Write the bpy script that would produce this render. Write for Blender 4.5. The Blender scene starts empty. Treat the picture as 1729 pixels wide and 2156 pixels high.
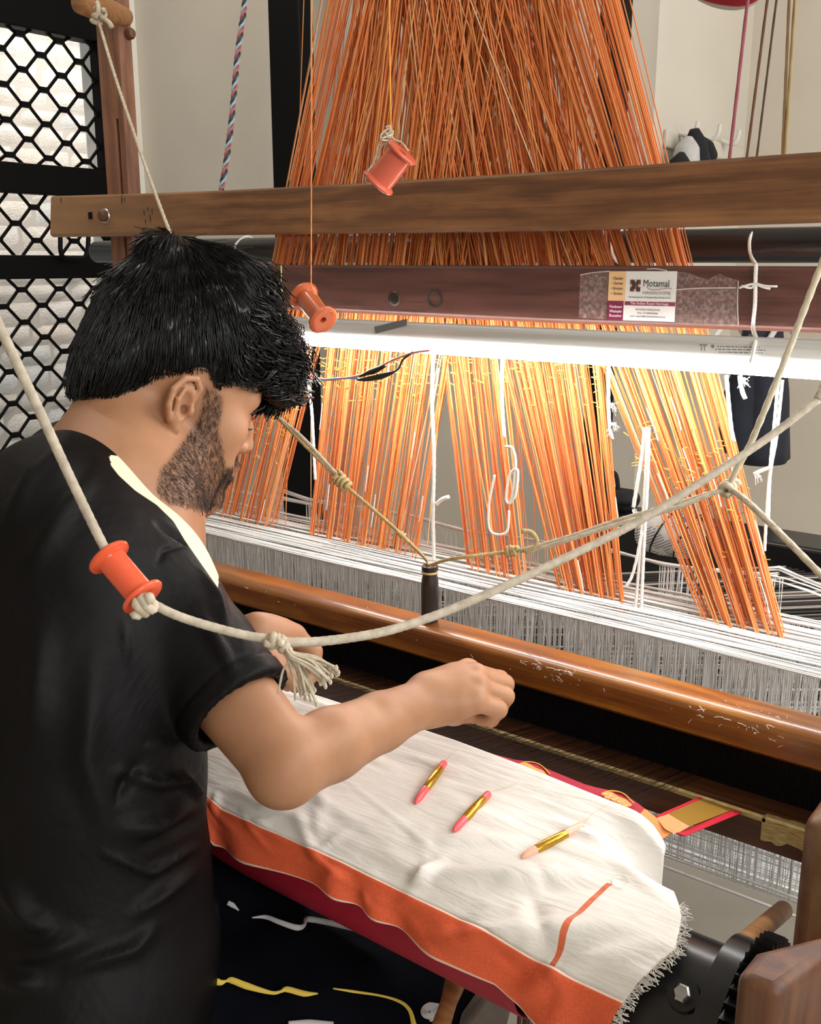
import bpy, math, random
import numpy as np
from mathutils import Vector, Matrix
random.seed(7); np.random.seed(7)
SC = bpy.context.scene
COL = SC.collection
PI = math.pi
# ------------------------------------------------------------------ camera
FPX, CAM_H = 2130.0, 1.25
_yaw, _pit = math.radians(127.5), math.atan(526 / 2130.0)
CF = np.array([math.cos(_yaw) * math.cos(_pit), math.sin(_yaw) * math.cos(_pit), -math.sin(_pit)])
CR = np.array([math.sin(_yaw), -math.cos(_yaw), 0.0])
CU = np.cross(CR, CF)
CP = np.array([0.0, 0.0, CAM_H])
cd = bpy.data.cameras.new('camera')
cam = bpy.data.objects.new('camera', cd)
COL.objects.link(cam)
cam.matrix_world = Matrix(((CR[0], CU[0], -CF[0], 0), (CR[1], CU[1], -CF[1], 0), (CR[2], CU[2], -CF[2], CAM_H), (0, 0, 0, 1)))
cd.sensor_fit = 'HORIZONTAL'; cd.sensor_width = 36.0
cd.lens = FPX / 1729.0 * 36.0
cd.clip_start = 0.02; cd.clip_end = 60
SC.camera = cam
# ------------------------------------------------------------------ light
SC.view_settings.view_transform = 'Standard'
SC.view_settings.look = 'None'
SC.view_settings.gamma = 1.0
SC.view_settings.use_curve_mapping = False
SC.view_settings.exposure = 0.0
w = bpy.data.worlds.new('sky'); SC.world = w; w.use_nodes = True
w.node_tree.nodes['Background'].inputs[0].default_value = (0.93, 0.97, 1.0, 1)
w.node_tree.nodes['Background'].inputs[1].default_value = 0.55


def area(name, loc, target, sx, sy, power, color=(1, 1, 1)):
    l = bpy.data.lights.new(name, 'AREA'); l.shape = 'RECTANGLE'; l.size = sx; l.size_y = sy
    l.energy = power; l.color = color
    o = bpy.data.objects.new(name, l); COL.objects.link(o)
    o.location = loc
    o.rotation_euler = (Vector(target) - Vector(loc)).to_track_quat('-Z', 'Y').to_euler()
    return o


area('right_key', (1.3, 1.9, 2.3), (-0.6, 0.8, 0.8), 1.5, 1.5, 44, (1.0, 0.98, 0.95))  # added key light out of view, set for arm, cloth and face
area('wall_fill', (2.4, -0.3, 2.2), (-2.2, 2.4, 2.0), 1.2, 1.8, 52, (1.0, 0.98, 0.95))  # unseen light added to brighten the back walls
area('upper_wall_fill', (-1.9, 0.9, 2.92), (-2.3, 2.5, 1.5), 1.2, .15, 16, (1.0, 0.97, 0.92))  # added fill for the upper left wall, no fitting built
area('courtyard_daylight', (-3.5, 3.1, 2.3), (-4.7, 3.0, 1.2), 1.0, 2.2, 80, (1.0, 0.99, 0.97))


# ------------------------------------------------------------------ pixel helpers (frame 1729 x 2156)
def ray(x, y): return CF + (x - 864.5) / FPX * CR - (y - 1078) / FPX * CU
def D(x, y, d): return CP + ray(x, y) * d
def onY(x, y, Y): v = ray(x, y); return CP + v * (Y / v[1])
def onX(x, y, X): v = ray(x, y); return CP + v * (X / v[0])
def onZ(x, y, Z): v = ray(x, y); return CP + v * ((Z - CAM_H) / v[2])
def unit(v): v = np.asarray(v, float); return v / np.linalg.norm(v)


# ------------------------------------------------------------------ objects
def link(name, me, parent=None, mat=None):
    o = bpy.data.objects.new(name, me); COL.objects.link(o)
    if mat is not None and me is not None:
        for m in (mat if isinstance(mat, (list, tuple)) else [mat]): me.materials.append(m)
    if parent is not None: o.parent = parent
    return o


def tag(o, label=None, cat=None, group=None, kind=None):
    if label: o['label'] = label
    if cat: o['category'] = cat
    if group: o['group'] = group
    if kind: o['kind'] = kind
    return o


def empty(name, label, cat, group=None, loc=(0, 0, 0)):
    o = bpy.data.objects.new(name, None); COL.objects.link(o); o.location = loc; o.empty_display_size = 0.05
    return tag(o, label, cat, group)


def mesh(name, V, F, smooth=False):
    me = bpy.data.meshes.new(name)
    me.from_pydata([tuple(map(float, v)) for v in V], [], [tuple(map(int, f)) for f in F])
    if smooth: me.polygons.foreach_set('use_smooth', [True] * len(me.polygons))
    me.update(); return me


class MB:
    """collects shapes into one mesh"""
    def __init__(s): s.V = []; s.F = []; s.n = 0; s.M = []
    def add(s, V, F, m=0):
        V = np.asarray(V, float); s.V.append(V)
        for f in F: s.F.append([i + s.n for i in f]); s.M.append(m)
        s.n += len(V); return s
    def box(s, lo, hi, m=0, R=None, c=None):
        x0, y0, z0 = lo; x1, y1, z1 = hi
        V = np.array([(x0, y0, z0), (x1, y0, z0), (x1, y1, z0), (x0, y1, z0), (x0, y0, z1), (x1, y0, z1), (x1, y1, z1), (x0, y1, z1)], float)
        if R is not None: V = V @ np.asarray(R).T
        if c is not None: V = V + np.asarray(c)
        return s.add(V, [(0, 3, 2, 1), (4, 5, 6, 7), (0, 1, 5, 4), (1, 2, 6, 5), (2, 3, 7, 6), (3, 0, 4, 7)], m)
    def tube(s, pts, r, sides=8, sub=0, twist=None, caps=True, m=0):
        V, F = tube_geo(pts, r, sides, sub, twist, caps); return s.add(V, F, m)
    def lathe(s, prof, c=(0, 0, 0), axis=(0, 0, 1), seg=24, m=0):
        a = unit(axis); t = unit(np.cross(a, (0, 0, 1) if abs(a[2]) < .9 else (1, 0, 0))); b = np.cross(a, t)
        V = []; F = []; n = len(prof); c = np.asarray(c, float)
        for i in range(seg):
            an = 2 * PI * i / seg; d = math.cos(an) * t + math.sin(an) * b
            for (r, z) in prof: V.append(c + a * z + d * r)
        for i in range(seg):
            j = (i + 1) % seg
            for k in range(n - 1): F.append((i * n + k, j * n + k, j * n + k + 1, i * n + k + 1))
        return s.add(V, F, m)
    def prism(s, poly, vec, m=0):
        n = len(poly); P = np.asarray(poly, float); V = np.vstack([P, P + np.asarray(vec, float)])
        F = [tuple(range(n))[::-1], tuple(range(n, 2 * n))] + [(i, (i + 1) % n, n + (i + 1) % n, n + i) for i in range(n)]
        return s.add(V, F, m)
    def build(s, name, mat, parent=None, smooth=False, bevel=0, seg=2, kind=None, label=None, angle=40):
        me = mesh(name, np.vstack(s.V), s.F, smooth)
        o = link(name, me, parent, mat)
        if any(s.M): me.polygons.foreach_set('material_index', s.M)
        if bevel:
            b = o.modifiers.new('bevel', 'BEVEL'); b.width = bevel; b.segments = seg; b.limit_method = 'ANGLE'; b.angle_limit = math.radians(35)
            b.harden_normals = False
            me.polygons.foreach_set('use_smooth', [True] * len(me.polygons))
            auto_smooth(me, angle)
        elif smooth and angle < 180: auto_smooth(me, angle)
        if kind: o['kind'] = kind
        if label: o['label'] = label
        return o


def auto_smooth(me, angle=40):
    import bmesh
    bm = bmesh.new(); bm.from_mesh(me); bmesh.ops.recalc_face_normals(bm, faces=bm.faces)
    a = math.radians(angle)
    for e in bm.edges:
        if len(e.link_faces) == 2 and e.calc_face_angle(0) > a: e.smooth = False
    bm.to_mesh(me); bm.free()


def catmull(P, n):
    P = np.asarray(P, float)
    if n <= 1 or len(P) < 3: 
        if n > 1:
            t = np.linspace(0, 1, n + 1)[:, None]; return P[0] * (1 - t) + P[1] * t
        return P
    Q = np.vstack([2 * P[0] - P[1], P, 2 * P[-1] - P[-2]]); out = []
    for i in range(len(P) - 1):
        a, b, c, d = Q[i], Q[i + 1], Q[i + 2], Q[i + 3]
        for k in range(n):
            t = k / n
            out.append(.5 * ((2 * b) + (c - a) * t + (2 * a - 5 * b + 4 * c - d) * t * t + (3 * b - a - 3 * c + d) * t ** 3))
    out.append(P[-1]); return np.array(out)


def frames(P):
    T = np.gradient(P, axis=0); T /= np.linalg.norm(T, axis=1)[:, None] + 1e-12
    n = np.cross(T[0], (0, 0, 1)); 
    if np.linalg.norm(n) < .1: n = np.cross(T[0], (1, 0, 0))
    n = unit(n); N = []
    for t in T:
        n = n - t * np.dot(n, t); n = unit(n); N.append(n)
    N = np.array(N); return T, N, np.cross(T, N)


def tube_geo(pts, r, sides=8, sub=0, twist=None, caps=True):
    P = catmull(pts, sub) if sub else np.asarray(pts, float)
    n = len(P); R = np.interp(np.linspace(0, 1, n), np.linspace(0, 1, len(r)), r) if hasattr(r, '__len__') else np.full(n, float(r))
    T, N, B = frames(P)
    a = np.arange(sides) * 2 * PI / sides
    rr = R[:, None] * np.ones(sides)[None]
    if twist:
        k, pitch, amp = twist
        L = np.concatenate([[0], np.cumsum(np.linalg.norm(np.diff(P, axis=0), axis=1))])
        rr = rr * (1 + amp * np.abs(np.cos(k / 2 * (a[None] - 2 * PI * L[:, None] / pitch))) - amp * .5)
    V = P[:, None] + rr[..., None] * (np.cos(a)[None, :, None] * N[:, None] + np.sin(a)[None, :, None] * B[:, None])
    V = V.reshape(-1, 3); F = []
    for i in range(n - 1):
        for j in range(sides):
            k = (j + 1) % sides
            F.append((i * sides + j, i * sides + k, (i + 1) * sides + k, (i + 1) * sides + j))
    if caps: F.append(tuple(range(sides))[::-1]); F.append(tuple((n - 1) * sides + j for j in range(sides)))
    return V, F


def rope(name, pts, r, mat, parent=None, step=.0025, twist=(4, .012, .25), sides=12):
    P = catmull(pts, 24)
    L = np.concatenate([[0], np.cumsum(np.linalg.norm(np.diff(P, axis=0), axis=1))])
    m = max(8, int(L[-1] / step)); q = np.linspace(0, L[-1], m)
    P = np.stack([np.interp(q, L, P[:, i]) for i in range(3)], 1)
    V, F = tube_geo(P, r, sides, 0, twist)
    return link(name, mesh(name, V, F, True), parent, mat)


def strands(name, segs, r, mat, parent=None, sides=3, kind='stuff'):
    """many thin straight or poly threads as one mesh (numpy fast path); segs: array (N, K, 3)"""
    S = np.asarray(segs, float); N, K, _ = S.shape
    T = S[:, -1] - S[:, 0]; T /= np.linalg.norm(T, axis=1)[:, None] + 1e-12
    n = np.cross(T, [0.31, 0.77, 0.55]); n /= np.linalg.norm(n, axis=1)[:, None] + 1e-12
    b = np.cross(T, n)
    a = np.arange(sides) * 2 * PI / sides
    rr = np.asarray(r) if hasattr(r, '__len__') else np.full(N, r)
    ring = (np.cos(a)[None, :, None] * n[:, None] + np.sin(a)[None, :, None] * b[:, None]) * rr[:, None, None]
    V = (S[:, :, None, :] + ring[:, None]).reshape(-1, 3)
    base = (np.arange(N) * K * sides)[:, None, None]
    k = np.arange(K - 1)[None, :, None] * sides; j = np.arange(sides)[None, None]; j2 = (j + 1) % sides
    F = np.stack([base + k + j, base + k + j2, base + k + sides + j2, base + k + sides + j], -1).reshape(-1, 4)
    me = np_mesh(name, V, F)
    o = link(name, me, parent, mat)
    if kind: o['kind'] = kind
    return o


def np_mesh(name, V, F, smooth=True):
    me = bpy.data.meshes.new(name); V = np.ascontiguousarray(V, dtype=np.float32); F = np.ascontiguousarray(F, dtype=np.int32)
    k = F.shape[1]
    me.vertices.add(len(V)); me.vertices.foreach_set('co', V.ravel())
    me.loops.add(F.size); me.loops.foreach_set('vertex_index', F.ravel())
    me.polygons.add(len(F)); me.polygons.foreach_set('loop_start', np.arange(len(F), dtype=np.int32) * k)
    if smooth: me.polygons.foreach_set('use_smooth', np.ones(len(F), bool))
    me.update(calc_edges=True); me.validate(); return me


def fattr(me, name, vals):
    a = me.attributes.new(name, 'FLOAT', 'POINT'); a.data.foreach_set('value', np.ascontiguousarray(vals, np.float32))


# ------------------------------------------------------------------ materials
def lin(c):
    if isinstance(c, str):
        c = [int(c[i:i + 2], 16) / 255 for i in (0, 2, 4)]
        c = [v / 12.92 if v <= .04045 else ((v + .055) / 1.055) ** 2.4 for v in c]
    return (*c[:3], 1)


class NT:
    def __init__(s, name):
        s.m = bpy.data.materials.new(name); s.m.use_nodes = True; s.t = s.m.node_tree
        s.b = s.t.nodes['Principled BSDF']; s.out = s.t.nodes['Material Output']
    def n(s, typ, **kw):
        nd = s.t.nodes.new(typ)
        for k, v in kw.items():
            if k.startswith('i_'):
                key = k[2:]; key = int(key) if key.isdigit() else key
                s.set(nd.inputs[key], v)
            else: setattr(nd, k, v)
        return nd
    def set(s, sock, v):
        if isinstance(v, bpy.types.NodeSocket): s.t.links.new(v, sock)
        else: sock.default_value = v
    def bs(s, **kw):
        for k, v in kw.items(): s.set(s.b.inputs[k.replace('_', ' ')], v)
        return s
    def coord(s, scale=(1, 1, 1), rot=(0, 0, 0), kind='Object'):
        c = s.n('ShaderNodeTexCoord'); mp = s.n('ShaderNodeMapping', i_Vector=c.outputs[kind])
        mp.inputs['Scale'].default_value = scale; mp.inputs['Rotation'].default_value = rot
        return mp.outputs[0]
    def noise(s, vec, scale, detail=4, rough=.55, dist=0):
        return s.n('ShaderNodeTexNoise', i_Vector=vec, i_Scale=scale, i_Detail=detail, i_Roughness=rough, i_Distortion=dist).outputs['Fac']
    def ramp(s, fac, stops):
        r = s.n('ShaderNodeValToRGB', i_Fac=fac); e = r.color_ramp.elements
        while len(e) < len(stops): e.new(.5)
        for el, (p, c) in zip(e, stops): el.position = p; el.color = lin(c) if isinstance(c, str) else ((c, c, c, 1) if isinstance(c, (int, float)) else lin(c))
        return r.outputs[0]
    def mix(s, f, a, b, mode='MIX'):
        x = s.n('ShaderNodeMix', data_type='RGBA', blend_type=mode)
        s.set(x.inputs[0], f); s.set(x.inputs[6], a if not isinstance(a, str) else lin(a)); s.set(x.inputs[7], b if not isinstance(b, str) else lin(b))
        return x.outputs[2]
    def math(s, op, a, b=0.0, c=0.0):
        x = s.n('ShaderNodeMath', operation=op); s.set(x.inputs[0], a); s.set(x.inputs[1], b); s.set(x.inputs[2], c); return x.outputs[0]
    def attr(s, name): return s.n('ShaderNodeAttribute', attribute_name=name).outputs['Fac']
    def bump(s, h, strength=.3, dist=.002):
        s.set(s.b.inputs['Normal'], s.n('ShaderNodeBump', i_Height=h, i_Strength=strength, i_Distance=dist).outputs[0]); return s


def simple(name, col, rough=.5, metal=0, var=.0, scale=40, bump=0, bscale=200, bdist=.001, spec=.5, sheen=0, vec=None):
    t = NT(name); v = t.coord(vec or (1, 1, 1))
    if var:
        f = t.noise(v, scale, 3)
        c = np.array(lin(col)[:3])
        t.bs(Base_Color=t.ramp(f, [(.3, tuple(c * (1 - var))), (.7, tuple(np.clip(c * (1 + var), 0, 1)))]))
    else: t.bs(Base_Color=lin(col))
    t.bs(Roughness=rough, Metallic=metal); t.b.inputs['Specular IOR Level'].default_value = spec
    if sheen: t.b.inputs['Sheen Weight'].default_value = sheen
    if bump: t.bump(t.noise(v, bscale, 3), bump, bdist)
    return t.m


def wood(name, dark, mid, light, axis=0, rough=.45, scale=1.0, wear=None, bump=.25, coat=0):
    t = NT(name); sc = [14, 14, 14]; sc[axis] = 1.0
    v = t.coord(tuple(c * scale for c in sc))
    big = t.noise(v, 1.2, 6, .6, 1.2)
    fine = t.noise(t.coord(tuple(c * scale * (9 if i != axis else 3.5) for i, c in enumerate(sc))), 2.0, 7, .75, .5)
    blot = t.noise(t.coord((1, 1, 1)), 5, 4, .6)
    wv = t.n('ShaderNodeTexWave', wave_type='RINGS', rings_direction='XYZ'[axis], i_Vector=t.coord(tuple((c / 14 if i != axis else .25) * scale for i, c in enumerate(sc))), i_Scale=14.0, i_Distortion=9.0, i_Detail=4.0)
    wv.inputs['Detail Scale'].default_value = 1.2
    f = t.math('ADD', t.math('MULTIPLY', big, .36), t.math('MULTIPLY', wv.outputs['Fac'], .14))
    f = t.math('ADD', f, t.math('MULTIPLY', fine, .5))
    c = t.ramp(f, [(.3, dark), (.5, mid), (.72, light)])
    c = t.mix(t.ramp(blot, [(.35, 0.0), (.65, .45)]), c, dark)
    if wear: c = t.mix(t.ramp(t.noise(t.coord((1, 1, 1)), 3.1, 5, .65, .6), [(.5, 0.0), (.62, .8)]), c, wear)
    t.bs(Base_Color=c, Roughness=t.math('ADD', t.math('MULTIPLY', fine, .3), rough - .15))
    if coat: t.b.inputs['Coat Weight'].default_value = coat; t.b.inputs['Coat Roughness'].default_value = .18
    t.bump(fine, bump, .0012); return t.m
# ------------------------------------------------------------------ palette
M = {}
M['black_steel'] = simple('black_steel', (.003, .003, .003), .5, spec=.12)
M['black_paint'] = simple('black_paint', (.008, .008, .009), .28, bump=.1, bscale=60)
M['white_cord'] = simple('white_cord', 'F2F0EA', .8, var=.08, scale=90)
M['rope'] = simple('rope', 'C6BAA4', .85, var=.2, scale=160, bump=.4, bscale=900, bdist=.0006)
M['rope_dirty'] = simple('rope_dirty', 'B9AE9C', .85, var=.22, scale=120, bump=.4, bscale=900, bdist=.0006)
M['rope_gold'] = simple('rope_gold', 'BFA874', .75, var=.2, scale=150, bump=.4, bscale=900, bdist=.0006)
M['orange_plastic'] = simple('orange_plastic', 'E2603C', .3, var=.06, scale=30)
M['steel'] = simple('steel', (.42, .42, .42), .35, 1.0, var=.15, scale=90)
M['rust'] = simple('rust', '6E4A36', .6, .3, var=.3, scale=200)
M['white_plastic'] = simple('white_plastic', 'D9D8D2', .4)
M['grey_plastic'] = simple('grey_plastic', 'C4C4C0', .35)

# ------------------------------------------------------------------ room shell
def plaster(name, col, var=.05):
    t = NT(name); v = t.coord()
    c = np.array(lin(col)[:3])
    t.bs(Base_Color=t.ramp(t.noise(v, 2.2, 5), [(.3, tuple(c * (1 - var))), (.7, tuple(c * (1 + var)))]), Roughness=.85)
    t.bump(t.noise(v, 160, 3), .15, .001); return t.m


M['wall'] = plaster('beige_plaster', 'CDC5B7'); M['ceiling'] = plaster('white_plaster', 'D8D4CC')
t = NT('cement_floor'); v = t.coord()
t.bs(Base_Color=t.ramp(t.noise(v, 1.8, 7, .62, .4), [(.3, 'C2BBB0'), (.55, 'D2CCC2'), (.75, 'DAD5CC')]), Roughness=.6)
t.bump(t.noise(v, 60, 4), .1, .002); M['floor'] = t.m


def struct(name, boxes, mat):
    b = MB()
    for lo, hi in boxes: b.box(lo, hi)
    o = b.build(name, mat); o['kind'] = 'structure'; return o


XL, YW, XP, YN = -3.2, 2.54, -1.172, 3.19
struct('floor', [((-3.4, -1.5, -.1), (2.6, 3.4, 0))], M['floor'])
struct('wall_front', [((-3.4, -1.5, 0), (2.6, -1.4, 3.0))], M['wall'])
struct('ceiling', [((-3.4, -1.5, 3.0), (2.6, 3.4, 3.1))], M['ceiling'])
struct('wall_back', [((-3.4, YW, 0), (XP, 3.4, 3.0))], M['wall'])
struct('wall_niche', [((XP, YN, 0), (2.6, 3.4, 3.0))], M['wall'])
struct('trim_1', [((-3.4, 2.44, 0), (XL, YW, 3.0))], simple('daylit_reveal', 'F4F1E8', .6))  # end of left wall in brighter white, daylight on it put into the colour
struct('wall_left', [((-3.4, .2, 2.2), (XL, 2.44, 3.0)), ((-3.4, -1.5, 0), (XL, .2, 3.0))], M['wall'])
for i, (x0, x1) in enumerate(((onY(563, 0, 2.3)[0], onY(629, 0, 2.3)[0]), (onY(1250, 340, 2.3)[0], onY(1294, 340, 2.3)[0]))):
    b = MB().box((x0, 2.3, 0), (x1, 2.36, 3.0))
    o = b.build('column' if i == 0 else 'column', M['black_steel'], bevel=.004); o['kind'] = 'structure'
    o['label'] = ['black square steel column behind the left edge of the orange cords', 'slim black steel column behind the right edge of the orange cords'][i]

# outside stone wall, every stone a piece
t = NT('stone_cladding'); v = t.coord(kind='Object')
oi = t.n('ShaderNodeObjectInfo')
base = t.ramp(oi.outputs['Random'], [(.0, 'D9CFC2'), (.35, 'E6DACB'), (.6, 'D6D3CE'), (.85, 'E9D3BF'), (1, 'DDD6CC')])
t.bs(Base_Color=t.mix(t.ramp(t.noise(t.coord(kind='Generated'), 4, 5), [(.4, 0.0), (.7, .35)]), base, 'B9B2A8'), Roughness=.9)
t.bump(t.noise(v, 18, 5, .65), .9, .02); M['stone'] = t.m
wo = struct('wall_outside', [((-5.2, .5, -.1), (-4.75, 5.0, 3.2))], simple('mortar', '9C948A', .95))
stone_meshes = []
for k in range(6):
    rs = np.random.RandomState(k); nx, nz = 4, 3
    V = []; F = []
    for j in range(nz + 1):
        for i in range(nx + 1):
            e = i in (0, nx) or j in (0, nz)
            V.append((.0 if e else .012 + .014 * rs.rand(), i / nx + (rs.rand() - .5) * .1 * (0 < i < nx), j / nz + (rs.rand() - .5) * .12 * (0 < j < nz)))
    for j in range(nz):
        for i in range(nx):
            a = j * (nx + 1) + i; F.append((a, a + 1, a + nx + 2, a + nx + 1))
    stone_meshes.append(mesh('stone', V, F, True)); stone_meshes[-1].materials.append(M['stone'])
z = .25
while z < 2.35:
    h = random.choice((.085, .1, .12, .135)); y = 2.45 + random.random() * .1
    while y < 4.0:
        wd = random.uniform(.13, .3)
        s = bpy.data.objects.new('stone', random.choice(stone_meshes)); COL.objects.link(s); s.parent = wo
        s.location = (-4.752, y, z); s.scale = (random.uniform(.7, 1.3), wd - .008, h - .007); y += wd
    z += h

# ------------------------------------------------------------------ sliding grille at the left wall
gate = empty('security_grille', 'black steel sliding grille with diamond lattice in the left wall, stone wall behind', 'grille', loc=(XL, 2.0, 0))
def gpart(name, lo, hi, bevel=.004):
    b = MB().box(lo, hi); return link2(b.build(name, M['black_steel'], bevel=bevel), gate)
def link2(o, parent):
    o.parent = parent; o.matrix_parent_inverse = Matrix.Translation(-parent.location); return o
zt = onX(0, 50, XL)[2]; r1 = (onX(0, 405, XL)[2], onX(0, 340, XL)[2]); r2 = (onX(0, 588, XL)[2], onX(0, 537, XL)[2])
gpart('rail', (XL - .05, .2, zt), (XL + .02, 2.46, 2.2))
gpart('rail', (XL - .03, .2, r1[0]), (XL + .02, 2.42, r1[1]))
gpart('rail', (XL - .03, .2, r2[0]), (XL + .02, 2.42, r2[1]))
gpart('rail', (XL - .03, .2, .0), (XL + .02, 2.42, .12))
for k in range(3):
    y0 = 2.355 + k * .03
    gpart('stile', (XL - .03, y0, 0), (XL + .02 - .01 * k, y0 + .024, zt))
DY, DZ = .148, .0545
yn, zn = onX(87, 116, XL)[1], onX(87, 116, XL)[2]
def lattice(z0, z1):
    # each zigzag strand runs along the panel; strands meet at flat nodes
    k0 = int(math.floor((z0 - zn) / DZ)) - 1; k1 = int(math.ceil((z1 - zn) / DZ)) + 1
    for k in range(k0, k1 + 1):
        zc = zn + (k + .5) * DZ
        if zc + DZ * .5 < z0 - .02 or zc - DZ * .5 > z1 + .02: continue
        pts = []
        for i in range(-12, 8):
            y = yn + i * DY * .5; up = ((i + k) % 2 == 0)
            zz = zc + (-.5 if up else .5) * DZ * .96
            pts += [(XL - .004, y - .013, zz), (XL - .004, y + .013, zz)]
        pts = np.array([p for p in pts if p[1] < 2.38])
        pts[:, 2] = np.clip(pts[:, 2], z0 - .012, z1 + .012)
        b = MB().tube(pts, .0058, 6, 0)
        for i in range(-12, 8):
            y = yn + i * DY * .5
            if y < 2.36 and (i + k) % 2 == 0 and z0 < zc - .5 * DZ < z1: b.box((XL - .012, y - .017, zc - .5 * DZ - .009), (XL + .006, y + .017, zc - .5 * DZ + .009))
        link2(b.build('lattice_strand', M['black_steel'], smooth=True, angle=50), gate)
lattice(r1[1], zt); lattice(r2[1], r1[0]); lattice(.12, r2[0])
hp = [onX(x, y, XL + .06) for x, y in ((127, 500), (128, 530), (138, 543), (172, 545), (183, 532), (186, 502))]
hp = [hp[0] + (0, 0, .03)] + hp + [hp[-1] + (0, 0, .03)]
link2(MB().tube(hp, .008, 8, 4).build('handle', M['black_steel'], smooth=True), gate)

# ------------------------------------------------------------------ things at the back
rail = empty('hook_rail', 'off-white wall hook rail in the niche with a cap hanging on it', 'hook rail', loc=(XP, 2.75, 1.5))
a, c = onX(1397, 272, XP), onX(1545, 312, XP); hh = .045
b = MB().box((XP, a[1], a[2] - hh), (XP + .012, c[1] + .05, a[2]))
link2(b.build('board', M['wall'], bevel=.004), rail)
for px, py in ((1430, 280), (1478, 285), (1520, 296)):
    p = onX(px, py, XP + .012)
    link2(MB().tube([p, p + (.03, 0, -.012), p + (.045, 0, .0), p + (.05, 0, .025)], .006, 8, 4).build('hook', M['white_plastic'], smooth=True), rail)
p0, p1 = onY(1296, 270, YW), onY(1345, 292, YW)
o = MB().box((p0[0] - .06, YW - .012, p1[2]), (p1[0], YW, p0[2])).build('hook_rail', M['wall'], bevel=.004)
tag(o, 'small hook board on the pillar face just right of the slim black column', 'hook rail')

capo = empty('cloth_hat', 'black and white cloth cap hung on the niche hook rail', 'hat', loc=tuple(onX(1465, 300, XP + .07)))
cb, cw = simple('black_cloth', (.008, .008, .01), .9), simple('grey_cloth', 'B9B7B4', .9, var=.1)
for pts, rr, m, nm in ((((1462, 272), (1464, 300), (1468, 345), (1470, 380)), (.012, .028, .036, .03), cb, 'crown'), (((1450, 288), (1448, 310), (1444, 345), (1440, 380)), (.01, .03, .036, .03), cw, 'side_panel'),
                       (((1436, 322), (1432, 345), (1430, 380)), (.008, .03, .03), cb, 'brim'), (((1478, 292), (1486, 310), (1496, 330), (1500, 338)), (.008, .022, .02, .006), cb, 'strap')):
    V, F = tube_geo([onX(x, y, XP + .07) for x, y in pts], rr, 12, 5)
    link2(link(nm, mesh(nm, V, F, True), None, m), capo)

crail = MB().tube([(XP, 2.62, 1.19), (.6, 2.62, 1.19)], .012, 10).build('clothes_rail', M['steel'], smooth=True)
tag(crail, 'steel clothes rail across the niche, mostly hidden behind the lower loom beam', 'rail')
hx = []
for i, (px, col, lab) in enumerate(((1536, 'white_plastic', 'white plastic hanger hooked on the clothes rail left of the jacket'), (1606, 'steel', 'wire hanger on the clothes rail carrying the dark jacket'), (1648, 'grey_plastic', 'pale hanger on the clothes rail right of the dark jacket'))):
    p = onY(px, 700, 2.62); x = p[0]
    root = empty('clothes_hanger', lab, 'hanger', 'hangers on the clothes rail', (x, 2.62, 1.19))
    hk = [(x - .022, 2.62, 1.175), (x - .024, 2.62, 1.2), (x - .012, 2.62, 1.217), (x + .01, 2.62, 1.217), (x + .022, 2.62, 1.2), (x + .02, 2.62, 1.16), (x + .002, 2.62, 1.13), (x, 2.62, 1.10)]
    link2(MB().tube(hk, .005, 8, 4).build('hook', M[col], smooth=True), root)
    sh = [(x, 2.43, 1.02), (x, 2.5, 1.055), (x, 2.62, 1.105), (x, 2.74, 1.055), (x, 2.81, 1.02)]
    link2(MB().tube(sh, .007, 8, 4).build('shoulder_bar', M[col], smooth=True), root); hx.append(x)
# dark jacket on the hanger
jk = simple('navy_cloth', (.012, .015, .026), .85, bump=.3, bscale=14, bdist=.02)
jr = empty('hanging_jacket', 'dark navy jacket hanging in the niche right of the orange cords', 'jacket', loc=(hx[1], 2.62, .9))
ztop, zbot = 1.09, onY(1600, 968, 2.62)[2]
V = []; F = []; ns, nr = 28, 12; xl, xr = onY(1556, 960, 2.62)[0], onY(1657, 960, 2.62)[0]
for k in range(nr):
    q = k / (nr - 1); zz = ztop + (zbot - ztop) * q
    cx = hx[1] * (1 - q) + (xl + xr) / 2 * q; wx = .03 + (.5 * (xr - xl) - .03) * min(1, q * 1.6 + .2); wy = .09
    for i in range(ns):
        an = 2 * PI * i / ns; f = 1 + .06 * math.sin(5 * an + 3 * q) * q
        V.append((cx + wx * f * np.sign(math.cos(an)) * abs(math.cos(an)) ** .6, 2.62 + wy * f * math.sin(an), zz))
for k in range(nr - 1):
    for i in range(ns): F.append((k * ns + i, (k + 1) * ns + i, (k + 1) * ns + (i + 1) % ns, k * ns + (i + 1) % ns))
F.append(tuple(range(ns))); F.append(tuple((nr - 1) * ns + i for i in range(ns))[::-1])
link2(link('body', mesh('body', V, F, True), None, jk), jr)
sl = [onY(x, y, 2.55) for x, y in ((1575, 770), (1562, 830), (1556, 900), (1556, 950))]
V, F = tube_geo(sl, (.03, .045, .05, .045), 12, 5); link2(link('sleeve', mesh('sleeve', V, F, True), None, jk), jr)

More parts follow.
